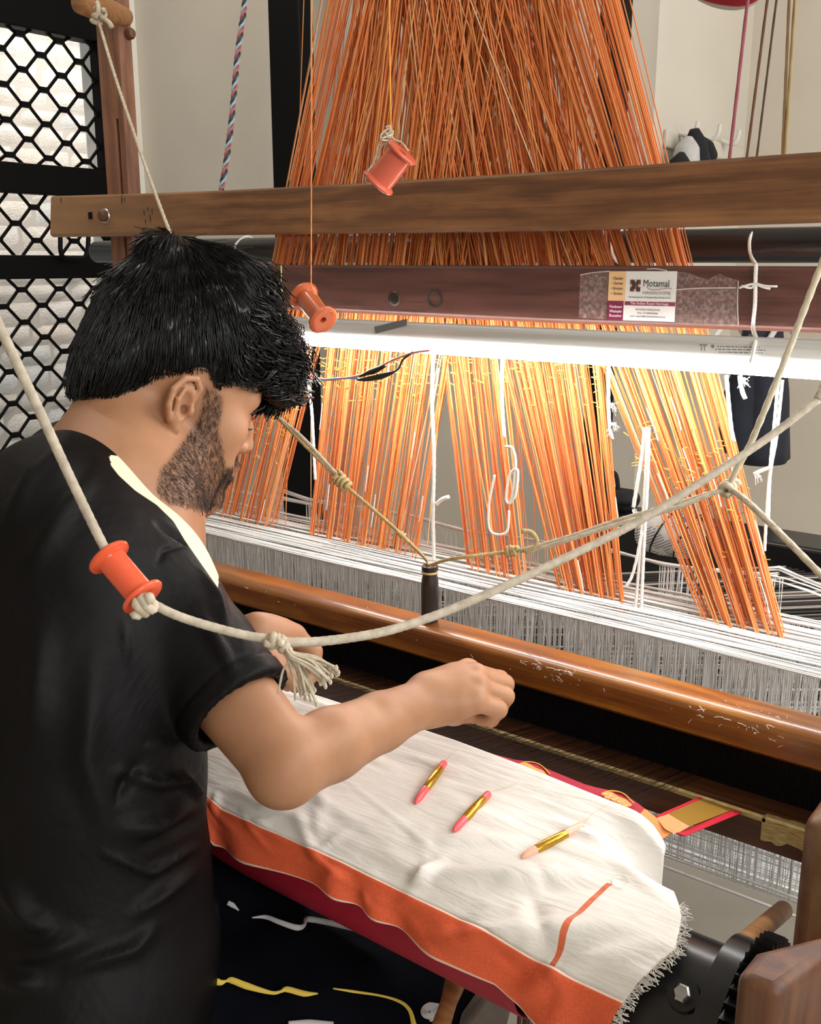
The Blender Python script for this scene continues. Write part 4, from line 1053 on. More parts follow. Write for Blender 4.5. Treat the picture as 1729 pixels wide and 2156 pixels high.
# ------------------------------------------------------------------ orange bobbins
t = NT('glossy_orange'); t.bs(Base_Color=lin('E8623F'), Roughness=.28); t.b.inputs['Subsurface Weight'].default_value = .1; t.b.inputs['Subsurface Scale'].default_value = .008; bob_or = t.m
t = NT('glossy_brown_orange'); t.bs(Base_Color=lin('C4633C'), Roughness=.2); t.b.inputs['Coat Weight'].default_value = .5; bob_br = t.m
def bobbin(p0, p1, rf, rb, mat, lab):
    p0, p1 = np.asarray(p0), np.asarray(p1); ax = p1 - p0; L = np.linalg.norm(ax)
    root = empty('bobbin', lab, 'bobbin', None, tuple((p0 + p1) / 2))
    f = rf * .14; h = rb * .32
    body = [(h, .003), (rb, .0025), (rb, L - .0025), (h, L - .003), (h, .003)]
    link2(MB().lathe(body, p0, ax, 32).build('barrel', mat, smooth=True, angle=50), root)
    for s0, sg in ((0, 1), (L, -1)):
        pr = [(h, s0), (rf * .5, s0 - sg * .0004), (rf * .93, s0 - sg * .001), (rf, s0 + sg * .0005), (rf * .97, s0 + sg * .0025), (rb * 1.25, s0 + sg * .0028), (rb, s0 + sg * .005), (h, s0 + sg * .004), (h, s0)]
        link2(MB().lathe(pr, p0, ax, 40).build('flange', mat, smooth=True, angle=60), root)
    return root
# on the counter rope, before the shoulder
d0 = .74
bb = bobbin(D(228, 1171, d0 + .005), D(302, 1258, d0 - .005), .0168, .0108, bob_or, 'bright orange plastic bobbin threaded on the rope before the black shirt')
# hanging by a gold thread in front of the upper beam
b2 = bobbin(D(848, 320, 1.106), D(796, 386, 1.124), .0200, .0152, simple('glossy_rose', 'D2644C', .25), 'rose orange bobbin hanging on a yellow thread before the upper beam')
o = rope('hanging_thread', [D(819, -40, 1.12), D(821, 130, 1.12), D(823, 268, 1.12)], .0010, simple('yellow_thread', 'E8963A', .7), twist=(2, .006, .3), sides=6)
tag(o, 'yellow thread holding up the rose orange bobbin', 'thread')
for pts in (((823, 268), (820, 280), (814, 292), (812, 308), (818, 318)), ((823, 268), (806, 280), (798, 305), (788, 340), (772, 365), (771, 382), (790, 386)), ((823, 270), (828, 292), (845, 300), (860, 318)), ((818, 290), (800, 315), (792, 350)), ((812, 268), (822, 266), (818, 285), (810, 300), (816, 305))):
    V, F = tube_geo([D(x, y, 1.115) for x, y in pts], .0011, 6, 8); link2(link('tie_string', mesh('tie_string', V, F, True), None, M['rope']), b2)
V, F = tube_geo([D(817 + random.gauss(0, 5), 286 + random.gauss(0, 7), 1.112 + random.gauss(0, .002)) for k in range(14)], .0012, 6, 6)
link2(link('knot', mesh('knot', V, F, True), None, M['rope']), b2)
# hanging in front of the lamp
b3 = bobbin(D(639, 622, 1.275), D(681, 674, 1.245), .0195, .0125, bob_br, 'brown orange bobbin hanging at the left end of the glowing lamp')
o = rope('hanging_thread', [D(657, -40, 1.25), D(656, 300, 1.25), D(655, 603, 1.25)], .0007, M['orange_cord'], twist=(2, .006, .3), sides=6)
tag(o, 'thin orange thread holding up the brown orange bobbin', 'thread')
V, F = tube_geo([D(x, y, 1.24) for x, y in ((655, 603), (668, 622), (688, 650), (704, 660))], .0006, 6, 5); link2(link('tie_thread', mesh('tie_thread', V, F, True), None, M['orange_cord']), b3)
# pale yellow-green cord with an eye beside the hair
o = rope('hanging_thread', [D(592, 556, 1.30), D(592, 590, 1.30)], .0009, simple('pale_green', 'B9B56A', .7), twist=(2, .006, .3), sides=6)
tag(o, 'short pale green thread with a looped end hanging beside the hair', 'thread')
V, F = tube_geo([D(x, y, 1.30) for x, y in ((592, 590), (588, 600), (592, 615), (594, 640), (592, 680))], [.001, .0022, .0024, .0022, .0016], 8, 6); link('loop', mesh('loop', V, F, True), o, simple('pale_green2', 'C6C872', .7))
# twisted red, white and blue cord on the wall side
tw = empty('twisted_cord', 'red, white and blue twisted cord hanging against the beige wall', 'cord', loc=tuple(D(495, 150, 1.75)))
path = catmull([D(x, y, 1.75) for x, y in ((520, -40), (514, 20), (500, 120), (488, 250), (478, 330), (466, 400))], 40)
L = np.concatenate([[0], np.cumsum(np.linalg.norm(np.diff(path, axis=0), axis=1))]); T_, N_, B_2 = frames(path)
for k, col in enumerate(('B4646A', '9FB4BE', '3A3C46')):
    an = 2 * PI * L / .034 + k * 2 * PI / 3; q = path + .0032 * (np.cos(an)[:, None] * N_ + np.sin(an)[:, None] * B_2)
    V, F = tube_geo(q, .0022, 6); link2(link('strand', mesh('strand', V, F, True), None, simple('strand', col, .6)), tw)

# ------------------------------------------------------------------ ropes
def knot(name, c, rad, r, mat, parent, n=3, axis=None, seed=1, rnd=.25):
    """wound knot: a rope turned n times round an axis, slightly irregular"""
    rs = np.random.RandomState(seed); a = unit(axis); t_ = unit(np.cross(a, (.2, .3, .9))); b_ = np.cross(a, t_); pts = []
    m = 10 * n
    for k in range(m + 1):
        an = 2 * PI * k / 10; f = 1 + rs.uniform(-rnd, rnd)
        pts.append(np.asarray(c) + a * ((k / m - .5) * rad * 2.0 + rs.uniform(-.1, .1) * rad) + rad * f * .62 * (math.cos(an) * t_ + math.sin(an) * b_))
    o = rope(name, pts, r, mat, None, twist=(3, .01, .3), sides=9); 
    return link2(o, parent) if parent.type == 'EMPTY' else setattr(o, 'parent', parent) or o
# picking cord: peg on the left post -> behind the hair -> sley handle -> right
c1 = empty('picking_cord', 'thin pale rope from the post peg past the head to the sley handle', 'rope', loc=tuple(D(555, 840, 1.2)))
pk0 = D(203, 30, 1.60)
def rp(pts, r, mat, par, **k): return link2(rope('cord', pts, r, mat, **k), par)
PEGTOP = np.array([hx_, hy, htop])
rp([pk0, D(255, 200, 1.52), D(352, 474, 1.40), D(430, 640, 1.33), D(555, 842, 1.24), D(640, 925, 1.19), D(712, 1003, 1.15)], .0024, M['rope'], c1, sides=9, twist=(3, .01, .25))
rp([D(556, 850, 1.238), D(636, 932, 1.187), D(712, 1008, 1.15)], .0018, M['rope_gold'], c1, sides=9, twist=(3, .01, .25))
rp([D(730, 1025, 1.14), D(800, 1085, 1.12), D(860, 1140, 1.11), PEGTOP + (-.006, 0, .006), PEGTOP + (0, -.004, .002)], .0019, M['rope_gold'], c1, sides=9, twist=(3, .01, .25))
knot('knot', D(722, 1016, 1.143), .009, .0026, M['rope_gold'], c1, 3, D(735, 1030, 1.14) - D(705, 998, 1.15), 3)
knot('knot', D(712, 1004, 1.146), .006, .0024, M['rope_gold'], c1, 2, D(735, 1000, 1.14) - D(705, 1028, 1.15), 5)
knot('knot', D(845, 1125, 1.113), .004, .0016, M['rope_gold'], c1, 2, D(860, 1140, 1.11) - D(840, 1120, 1.115), 6)
knot('knot', D(206, 36, 1.595), .011, .0034, M['rope'], c1, 2, (.3, .3, .9), 8); knot('knot', D(213, 30, 1.59), .008, .0032, M['rope'], c1, 2, (.9, .3, .2), 9)
rp([D(205, 5, 1.585), D(208, 20, 1.575), D(200, 38, 1.58)], .0034, M['rope'], c1, sides=9); rp([D(212, 36, 1.585), D(228, 46, 1.58), D(236, 58, 1.58)], [.0034, .0034, .004], M['rope'], c1, sides=9)
c2 = empty('handle_cord', 'pale doubled rope from the sley handle to the knot over the right orange bundle', 'rope', loc=tuple(D(1105, 1160, 1.1)))
KN = D(1535, 1026, 1.02)
rp([PEGTOP + (.006, -.003, .003), D(950, 1177, 1.12), D(1060, 1163, 1.10)], .0019, M['rope_gold'], c2, sides=9, twist=(3, .01, .25))
rp([D(1095, 1160, 1.09), D(1200, 1130, 1.07), D(1300, 1096, 1.055), D(1420, 1062, 1.035), KN], .0024, M['rope'], c2, sides=9, twist=(3, .01, .25))
rp([D(1110, 1163, 1.085), D(1200, 1136, 1.065), D(1300, 1104, 1.05), D(1420, 1070, 1.03), KN], .0022, M['rope'], c2, sides=9, twist=(3, .01, .25))
knot('knot', D(1078, 1160, 1.093), .0065, .0024, M['rope_gold'], c2, 4, D(1110, 1156, 1.085) - D(1050, 1164, 1.10), 12)
rp([D(1105, 1162, 1.085), D(1128, 1150, 1.08), D(1130, 1135, 1.08), D(1118, 1120, 1.08), D(1098, 1118, 1.08)], .0024, M['rope_gold'], c2, sides=9)
knot('knot', KN, .008, .0034, M['rope'], c2, 3, (.3, .8, .4), 14)
rp([KN, D(1550, 990, 1.01), D(1580, 935, 1.0), D(1640, 790, .98), D(1729, 560, .95), D(1770, 455, .94)], .0031, simple('rope_pale', 'CFC6AE', .8, var=.12, scale=160), c2, twist=(4, .012, .2))
rp([KN, D(1580, 1062, .99), D(1650, 1130, .96), D(1729, 1210, .93), D(1790, 1270, .91)], .0031, M['rope'], c2, twist=(4, .012, .25))
# heavy counter rope crossing the foreground
c3 = empty('counter_rope', 'thick grey rope looping across the foreground from upper left through the orange bobbin', 'rope', loc=tuple(D(640, 1345, .75)))
def rq(pts, r, **k): return link2(rope('cord', pts, r, M['rope_dirty'], twist=(6, .011, .12), sides=16, **k), c3)
rq([D(-60, 570, .66), D(0, 690, .68), D(90, 880, .705), D(150, 1010, .72), D(224, 1160, .736), D(262, 1212, .738)], .0034)
rq([D(285, 1240, .735), D(318, 1268, .73), D(370, 1295, .735), D(440, 1318, .745), D(520, 1338, .755), D(575, 1346, .76)], .0033)
rq([D(590, 1352, .76), D(680, 1350, .775), D(800, 1332, .80), D(900, 1302, .82), D(1000, 1262, .84), D(1180, 1180, .87), D(1350, 1095, .90), D(1500, 1000, .92), D(1620, 920, .94), D(1722, 842, .95)], .0036)
rq([D(1722, 842, .95), D(1732, 820, .95), D(1745, 800, .95), D(1790, 740, .95)], .0042)
knot('knot', D(303, 1275, .722), .0075, .0033, M['rope'], c3, 3, D(330, 1262, .72) - D(280, 1290, .72), 21)
knot('knot', D(580, 1350, .755), .0055, .0032, M['rope'], c3, 3, D(615, 1360, .76) - D(555, 1346, .755), 23)
knot('knot', D(598, 1362, .752), .005, .0026, M['rope'], c3, 2, D(615, 1390, .76) - D(600, 1350, .755), 25)
S = []; ends = []
for k in range(34):
    e = (random.uniform(630, 718), 0); q = (e[0] - 630) / 88
    ey = 1462 - 55 * q + random.gauss(0, 13); dd = .752 + random.gauss(0, .006)
    m1 = (612 + random.gauss(0, 4), 1378 + random.gauss(0, 4)); m2 = (m1[0] * .5 + e[0] * .5 + 8 * random.gauss(0, .7), m1[1] * .5 + ey * .5 - 7 + random.gauss(0, 4))
    pts = catmull([D(600, 1362, .752), D(*m1, dd), D(*m2, dd), D(e[0], ey, dd)], 5); S.append(pts); ends.append(pts[-1])
for e in ((585, 1462), (622, 1475), (655, 1478), (668, 1480)):
    S.append(catmull([D(600, 1362, .752), D(608, 1390, .75), D(e[0] * .6 + 612 * .4, e[1] - 50, .75), D(*e, .75)], 5))
link2(strands('tassel', S, .0010, M['rope'], None, 5), c3)
b = MB()
for e in ends: V, F = tube_geo([e + (0, 0, .002), e, e - (0, 0, .002)], [.0008, .0017, .001], 6); b.add(V, F)
link2(b.build('tassel_tips', M['rope'], smooth=True, kind='stuff'), c3)
# treadle parts below the roller
o = link('tie_stick', mesh('tie_stick', *tube_geo([D(978, 2010, 1.02), D(965, 2050, 1.0), D(945, 2110, .96), D(922, 2180, .93)], [.017, .012, .008, .009], 10, 5), True), None, M['peg_wood'])
tag(o, 'tapered raw wood stick hanging below the red silk, right of the knees', 'stick')
b = MB(); P = [D(x, y, 1.0) for x, y in ((1028, 2085), (1046, 2072), (1075, 2080), (1084, 2100), (1070, 2156), (1050, 2230), (950, 2230), (975, 2160))]
b.prism(P, CF * .03); o = b.build('treadle', simple('grey_wood', '6E665F', .7, var=.25, scale=30), bevel=.006); tag(o, 'weathered grey treadle plank standing at the bottom edge', 'treadle')
b = MB(); 
for k in range(4):
    p = D(1095 + 15 * k, 2120, 1.02); b.tube([p, D(1090 + 15 * k, 2230, 1.0)], .0022 + .002 * (k % 2), 8)
o = b.build('tie_cords', simple('brown_cord', '5A4432', .8), smooth=True, kind='stuff'); tag(o, 'brown tie cords beneath the orange cloth border at the bottom', 'cord')
# ------------------------------------------------------------------ implicit-surface modeller (smooth unions, surface nets)
class SDF:
    def __init__(s): s.p = []; s.g = 1.0
    def _add(s, f, lo, hi, k, op): s.p.append((f, np.asarray(lo) - k, np.asarray(hi) + k, k, op))
    def cone(s, a, b, ra, rb, k=.01, op='+'):
        a, b = np.asarray(a, float), np.asarray(b, float); d = b - a; L = d @ d + 1e-12; ra *= s.g; rb *= s.g; k *= s.g
        def f(P):
            q = P - a; t_ = np.clip((q @ d) / L, 0, 1); return np.linalg.norm(q - t_[:, None] * d, axis=1) - (ra + (rb - ra) * t_)
        m = max(ra, rb); s._add(f, np.minimum(a, b) - m, np.maximum(a, b) + m, k, op); return s
    def chain(s, pts, rs, k=.01, op='+'):
        for i in range(len(pts) - 1): s.cone(pts[i], pts[i + 1], rs[i], rs[i + 1], k, op)
        return s
    def ell(s, c, rad, R=None, k=.01, op='+'):
        c = np.asarray(c, float); r = np.asarray(rad, float) * s.g; k *= s.g; R = np.eye(3) if R is None else np.asarray(R)   # rows of R = local axes
        def f(P):
            q = (P - c) @ R.T; k0 = np.linalg.norm(q / r, axis=1); k1 = np.linalg.norm(q / (r * r), axis=1) + 1e-9; return k0 * (k0 - 1) / k1
        m = np.abs(R.T) @ r; s._add(f, c - m, c + m, k, op); return s
    def half(s, c, n, k=.001):  # keep the side opposite to n
        c = np.asarray(c, float); n = unit(n)
        s.p.append((lambda P: (P - c) @ n, None, None, k, '&')); return s
    def custom(s, f, k, op): s.p.append((f, None, None, k, op)); return s
    def ev(s, P, lo=None, hi=None, mg=.01):
        d = np.full(len(P), .25)
        for f, l, h, k, op in s.p:
            if lo is not None and l is not None and (np.any(h + mg < lo) or np.any(l - mg > hi)): continue
            e = f(P)
            if op == '+':
                hh = np.maximum(k - np.abs(d - e), 0) / max(k, 1e-6); d = np.minimum(d, e) - hh * hh * k * .25
            else:
                g = -e if op == '-' else e
                hh = np.maximum(k - np.abs(d - g), 0) / max(k, 1e-6); d = np.maximum(d, g) + hh * hh * k * .25
        return d
    def mesh(s, h, lo, hi, n=24):
        lo = np.asarray(lo, float); hi = np.asarray(hi, float); N = np.ceil((hi - lo) / (h * n)).astype(int); DIM = N * n + 4
        bl = np.stack(np.meshgrid(*[np.arange(k) for k in N], indexing='ij'), -1).reshape(-1, 3)
        cen = lo + (bl + .5) * n * h; dc = s.ev(cen); act = bl[np.abs(dc) < n * h * 1.15]
        g = np.arange(n + 1); G = np.stack(np.meshgrid(g, g, g, indexing='ij'), -1).reshape(-1, 3)
        keys, pos, quads = [], [], []
        def key(I): return (I[:, 0] * DIM[1] + I[:, 1]) * DIM[2] + I[:, 2]
        off = np.array([(i, j, k) for i in (0, 1) for j in (0, 1) for k in (0, 1)])
        ed = [(a, b) for a in range(8) for b in range(a + 1, 8) if np.abs(off[a] - off[b]).sum() == 1]
        for b in act:
            o = lo + b * n * h; P = o + G * h
            v = s.ev(P, o, o + n * h, 2 * h).reshape(n + 1, n + 1, n + 1).astype(np.float64)
            if v.min() > 0 or v.max() < 0: continue
            C = np.stack([v[i:n + i, j:n + j, k:n + k] for i, j, k in off], -1).reshape(-1, 8); sg = C < 0
            mx = sg.any(1) & ~sg.all(1)
            if not mx.any(): continue
            idx = np.nonzero(mx)[0]; I = np.stack(np.unravel_index(idx, (n, n, n)), 1); C = C[idx]; S_ = sg[idx]
            acc = np.zeros((len(idx), 3)); cnt = np.zeros(len(idx))
            for a, c in ed:
                m = S_[:, a] != S_[:, c]; t_ = np.where(m, C[:, a] / (C[:, a] - C[:, c] + 1e-20), 0)
                acc += m[:, None] * (off[a] + t_[:, None] * (off[c] - off[a])); cnt += m
            keys.append(key(I + b * n + 1)); pos.append(o + (I + acc / cnt[:, None]) * h)
            sn = v < 0
            for ax in range(3):
                A = np.moveaxis(sn, ax, 0); cr = A[:-1] != A[1:]; cr = cr[:, :n, :n]
                q = np.nonzero(cr)
                if not len(q[0]): continue
                flip = A[:-1][:, :n, :n][q]
                e = np.zeros((len(q[0]), 3), int); o1, o2 = [x for x in range(3) if x != ax]
                e[:, ax] = q[0]; e[:, o1] = q[1]; e[:, o2] = q[2]; e += b * n + 1
                u1 = np.zeros(3, int); u1[o1] = 1; u2 = np.zeros(3, int); u2[o2] = 1
                Q = np.stack([key(e - u1 - u2), key(e - u2), key(e), key(e - u1)], 1)
                fl = flip if ax != 1 else ~flip
                Q[~fl] = Q[~fl][:, ::-1]; quads.append(Q)
        K = np.concatenate(keys); Pn = np.concatenate(pos); Q = np.concatenate(quads)
        od = np.argsort(K); K = K[od]; Pn = Pn[od]; ix = np.searchsorted(K, Q); ix = np.clip(ix, 0, len(K) - 1)
        ok = (K[ix] == Q).all(1); return Pn, ix[ok]


def vnormals(V, F):
    n = np.zeros_like(V); fn = np.cross(V[F[:, 2]] - V[F[:, 0]], V[F[:, 3]] - V[F[:, 1]])
    for k in range(4): np.add.at(n, F[:, k], fn)
    return n / (np.linalg.norm(n, axis=1)[:, None] + 1e-12)


def topx(V):
    q = V - CP; d = q @ CF; return 864.5 + FPX * (q @ CR) / d, 1078 - FPX * (q @ CU) / d, d


def smooth(e0, e1, x): t_ = np.clip((x - e0) / (e1 - e0), 0, 1); return t_ * t_ * (3 - 2 * t_)
def poly_dist(px, py, pts):
    best = np.full(len(px), 1e9); tt = np.zeros(len(px)); n = len(pts) - 1
    for i in range(n):
        a, b = np.array(pts[i], float), np.array(pts[i + 1], float); d = b - a; q = np.stack([px, py], 1) - a
        t_ = np.clip(q @ d / (d @ d), 0, 1); e = np.linalg.norm(q - t_[:, None] * d, axis=1)
        m = e < best; best[m] = e[m]; tt[m] = (i + t_[m]) / n
    return best, tt


# ------------------------------------------------------------------ the weaver: joints
az = math.radians(62); BF = np.array([math.cos(az), math.sin(az), 0]); BR = np.array([math.sin(az), -math.cos(az), 0]); BU = np.array([0, 0, 1.])
haz, hp_, HSC = math.radians(71), math.radians(23), .935
_h = np.array([math.cos(haz), math.sin(haz), 0])
HF = _h * math.cos(hp_) - BU * math.sin(hp_); HU = BU * math.cos(hp_) + _h * math.sin(hp_); HR = np.cross(HF, HU)
HO = D(341, 849, 1.10)
HM = np.stack([HF, HU, HR])            # rows: forward, up, right (towards the camera)
def hl(a, b, c): return HO + (HF * a + HU * b + HR * c) * HSC
NB = D(222, 985, 1.03)
SR, ER, WR = D(300, 1222, .975), D(602, 1610, .88), D(905, 1472, 1.02)
MID = NB + BU * -.075 - BF * .0
SL = 2 * MID - SR + BU * .03
WL = D(545, 1345, 1.10); EL = D(380, 1400, 1.12)
# ------------------------------------------------------------------ skin
sk = SDF(); sk.g = HSC
sk.ell(hl(.004, .056, 0), (.096, .083, .075), HM, .02)
sk.ell(hl(.048, .0, 0), (.052, .078, .062), HM, .03)
sk.ell(hl(.066, .055, 0), (.036, .045, .055), HM, .02)
for sgn in (1, -1):
    sk.chain([hl(.004, -.045, .054 * sgn), hl(.012, -.076, .048 * sgn), hl(.05, -.090, .032 * sgn), hl(.082, -.093, .014 * sgn)], [.016, .016, .016, .014], .022)
    sk.ell(hl(.066, -.004, .046 * sgn), (.024, .018, .018), HM, .02)
    sk.cone(hl(.098, .034, .012 * sgn), hl(.082, .036, .044 * sgn), .010, .009, .015)
    sk.ell(hl(.055, -.045, .034 * sgn), (.03, .035, .024), HM, .03)
sk.cone(hl(.088, -.09, -.012), hl(.088, -.09, .012), .015, .015, .02)
sk.ell(hl(.088, -.05, 0), (.022, .028, .028), HM, .02)
for sgn in (1, -1): sk.ell(hl(.104, .018, .031 * sgn), (.017, .011, .017), HM, .012, '-')
for sgn in (1, -1): sk.ell(hl(.083, .015, .031 * sgn), (.0135, .0125, .0145), HM, .003)
sk.chain([hl(.098, .03, 0), hl(.110, .005, 0), hl(.117, -.014, 0)], [.008, .0085, .0105], .008)
for sgn in (1, -1): sk.ell(hl(.106, -.019, .012 * sgn), (.010, .008, .007), HM, .006)
sk.cone(hl(.107, -.044, -.014), hl(.107, -.044, .014), .006, .006, .006); sk.cone(hl(.104, -.056, -.012), hl(.104, -.056, .012), .0068, .0068, .005)
sk.cone(hl(.118, -.0505, -.02), hl(.118, -.0505, .02), .004, .004, .004, '-')
# neck and shoulder girdle
sk.g = 1.0
sk.cone(hl(-.034, -.025, 0), NB - BU * .03, .056, .062, .02)
sk.cone(hl(.015, -.07, 0), NB + BF * .008 - BU * .06, .034, .045, .02)
sk.cone(NB - BU * .06, SR, .055, .05, .04); sk.cone(NB - BU * .06, SL, .055, .05, .04)
sk.cone(NB - BU * .05, NB - BU * .22, .09, .10, .05)
# ears
sk.g = HSC
for sgn in (1, -1):
    e = lambda a, b, c: hl(a, b, c * sgn)
    sk.ell(e(-.011, .008, .0775), (.0165, .027, .0055), HM, .004)
    sk.ell(e(-.006, .005, .0855), (.0098, .017, .0105), HM, .003, '-')
    sk.ell(e(-.010, .027, .0855), (.009, .006, .004), HM, .002, '-')
    sk.chain([e(.004, .014, .0765), e(.006, .028, .0785), e(-.003, .037, .082), e(-.017, .033, .0855), e(-.0265, .018, .0875), e(-.0255, .0, .0865), e(-.0185, -.013, .083)], [.003, .0034, .0037, .0037, .0036, .0034, .0034], .0018)
    sk.chain([e(-.013, .022, .084), e(-.0175, .008, .0865), e(-.014, -.007, .0845), e(-.007, -.012, .0825)], [.0026, .003, .003, .0028], .0018)
    sk.cone(e(-.0125, -.013, .080), e(-.0065, -.022, .079), .0068, .0058, .005)
    sk.ell(e(.003, .001, .079), (.0045, .0065, .005), HM, .003); sk.ell(e(-.0035, .001, .079), (.0035, .005, .007), HM, .002, '-')
# right arm
sk.g = 1.0
sk.chain([SR, SR * .45 + ER * .55, ER], [.050, .0405, .0335], .010)
fa = WR - ER
sk.chain([ER, ER + fa * .28, ER + fa * .62, WR - fa * .02], [.0335, .0325, .0275, .0225], .008)
sk.ell(ER + (.0, -.006, -.006), (.027, .027, .028), None, .012)
# left arm
sk.chain([SL, EL, EL * .65 + WL * .35, WL], [.05, .04, .036, .025], .02)


def hand(sk, palm, fingers, thumb, k=.006):
    for (a, b, ra, rb) in palm: sk.cone(a, b, ra, rb, .016)
    for pts, rs in fingers: sk.chain(pts, rs, k * .55)
    sk.chain(thumb[0], thumb[1], k)


# right hand: half-closed, back of the hand to the camera
mcp = [D(985, 1413, 1.062), D(1002, 1424, 1.044), D(1006, 1449, 1.026), D(1000, 1478, 1.012)]
pip = [D(1052, 1431, 1.082), D(1062, 1441, 1.064), D(1063, 1466, 1.042), D(1050, 1494, 1.022)]
dip = [D(1050, 1463, 1.088), D(1056, 1476, 1.074), D(1050, 1494, 1.054), D(1034, 1514, 1.034)]
tip = [D(1030, 1474, 1.085), D(1032, 1490, 1.07), D(1026, 1502, 1.055), D(1012, 1514, 1.04)]
rad = [(.0105, .0098, .0088, .0075), (.011, .0102, .009, .0078), (.0105, .0098, .0086, .0074), (.0096, .0088, .0078, .0068)]
wr = [WR + (D(905, 1455, 1.03) - WR), D(905, 1466, 1.025), D(905, 1476, 1.018), D(903, 1486, 1.012)]
hand(sk, [(wr[i] * .6 + mcp[i] * .4, mcp[i], .0125, .0115) for i in range(4)] + [(wr[i], wr[i] * .4 + mcp[i] * .6, .0165, .0125) for i in range(4)] + [(WR, D(960, 1482, 1.03), .02, .015)],
     [([mcp[i], pip[i], dip[i], tip[i]], rad[i]) for i in range(4)],
     ([D(915, 1492, 1.02), D(955, 1500, 1.035), D(1000, 1500, 1.055), D(1030, 1496, 1.066)], (.0135, .0125, .0105, .0085)))
for i in range(4): sk.ell(mcp[i] + CU * .002, (.0105, .0105, .0105), None, .006)
# left hand: pinching a thread between thumb and forefinger
mL = [D(622, 1337, 1.12), D(616, 1345, 1.14), D(606, 1356, 1.16), D(596, 1368, 1.17)]
pL = [D(660, 1372, 1.125), D(656, 1385, 1.145), D(640, 1400, 1.165), D(622, 1410, 1.18)]
dL = [D(662, 1406, 1.12), D(655, 1420, 1.14), D(636, 1432, 1.16), D(616, 1436, 1.17)]
tL = [D(650, 1432, 1.112), D(640, 1442, 1.13), D(622, 1446, 1.15), D(606, 1444, 1.16)]
wl = [D(540, 1330, 1.09), D(542, 1342, 1.10), D(545, 1356, 1.11), D(548, 1368, 1.115)]
hand(sk, [(wl[i] * .5 + mL[i] * .5, mL[i], .0125, .012) for i in range(4)] + [(wl[i], wl[i] * .4 + mL[i] * .6, .018, .0135) for i in range(4)],
     [([mL[i], pL[i], dL[i], tL[i]], rad[i]) for i in range(4)],
     ([D(545, 1378, 1.085), D(575, 1402, 1.085), D(608, 1428, 1.09), D(640, 1440, 1.098)], (.016, .0145, .0115, .0092)))
SV, SF_ = sk.mesh(.0019, np.minimum.reduce([SL, EL, NB - .3, HO - .16]) - .08, np.maximum.reduce([ER, WR, HO + .17, tip[0], SR]) + .07)
me = np_mesh('person', SV, SF_)
loc = (SV - HO) @ HM.T / HSC; a_, b_, c_ = loc.T; ac = np.abs(c_)
onhead = (np.linalg.norm(loc, axis=1) < .19) & (b_ > -.125)
jawline = np.interp(a_, [-.01, .01, .03, .06, .085, .12], [.035, .03, -.018, -.036, -.036, -.03])
beard = smooth(.006, -.012, b_ - jawline) * smooth(-.004, .012, a_ - np.interp(b_, [-.12, -.07, -.045, -.02, .03], [.004, .0, .010, .014, .010])) * onhead * smooth(-.116, -.106, b_)
vx, vy, _d = topx(SV)
poly = np.array([(432, 812), (452, 822), (468, 836), (466, 872), (458, 905), (468, 945), (474, 985), (492, 984), (500, 1000), (486, 1030), (476, 1062), (430, 1072), (390, 1064), (345, 1052), (330, 1030), (338, 990), (368, 952), (402, 908), (420, 880), (428, 845)], float)
pd, _t = poly_dist(vx, vy, np.vstack([poly, poly[:1]])); ins = np.zeros(len(vx), bool); j = len(poly) - 1
for i in range(len(poly)):
    xi, yi, xj, yj = *poly[i], *poly[j]; ins ^= ((yi > vy) != (yj > vy)) & (vx < (xj - xi) * (vy - yi) / (yj - yi + 1e-9) + xi); j = i
near = smooth(-9, 7, np.where(ins, pd, -pd)) * (c_ > .0) * (np.linalg.norm(loc, axis=1) < .19)
beard = np.where(c_ > 0, np.maximum(near, 0), beard)
beard *= 1 - smooth(.001, .010, .010 - np.abs(b_ + .05)) * (ac < .024) * (a_ > .098)
side = smooth(.010, .002, np.abs(a_ - .020 - .1 * (b_ - .03))) * smooth(-.03, -.01, b_) * smooth(.062, .05, b_) * (ac > .05) * onhead
moust = smooth(.009, .004, np.abs(b_ + .034)) * (ac < .032) * (a_ > .085) * onhead
beard = np.clip(np.maximum.reduce([beard, side * .95 * (c_ < 0), moust]), 0, 1)
lips = smooth(.011, .007, np.abs(b_ + .05)) * smooth(.026, .020, ac) * (a_ > .1) * onhead
fattr(me, 'beard', beard); fattr(me, 'lips', lips)
t = NT('skin'); v = t.coord()
n1 = t.noise(v, 11, 4); base = t.ramp(n1, [(.3, '9C6F52'), (.6, 'B08262'), (.8, 'BE9274')])
base = t.mix(t.math('MULTIPLY', t.attr('lips'), .6), base, '9C5A50')
bm_ = t.math('MULTIPLY', t.attr('beard'), t.ramp(t.noise(t.coord((1, 1, 1)), 140, 5), [(.25, .25), (.7, .75)]))
base = t.mix(bm_, base, '3A2A20')
t.bs(Base_Color=base, Roughness=.48); t.b.inputs['Subsurface Weight'].default_value = .12; t.b.inputs['Subsurface Radius'].default_value = (1, .4, .25); t.b.inputs['Subsurface Scale'].default_value = .006
t.b.inputs['Specular IOR Level'].default_value = .35
t.bump(t.noise(v, 420, 3), .12, .0006); M['skin'] = t.m
man = link('person', me, None, M['skin'])
tag(man, 'young bearded man in black T-shirt leaning in to weave at the loom', 'person')

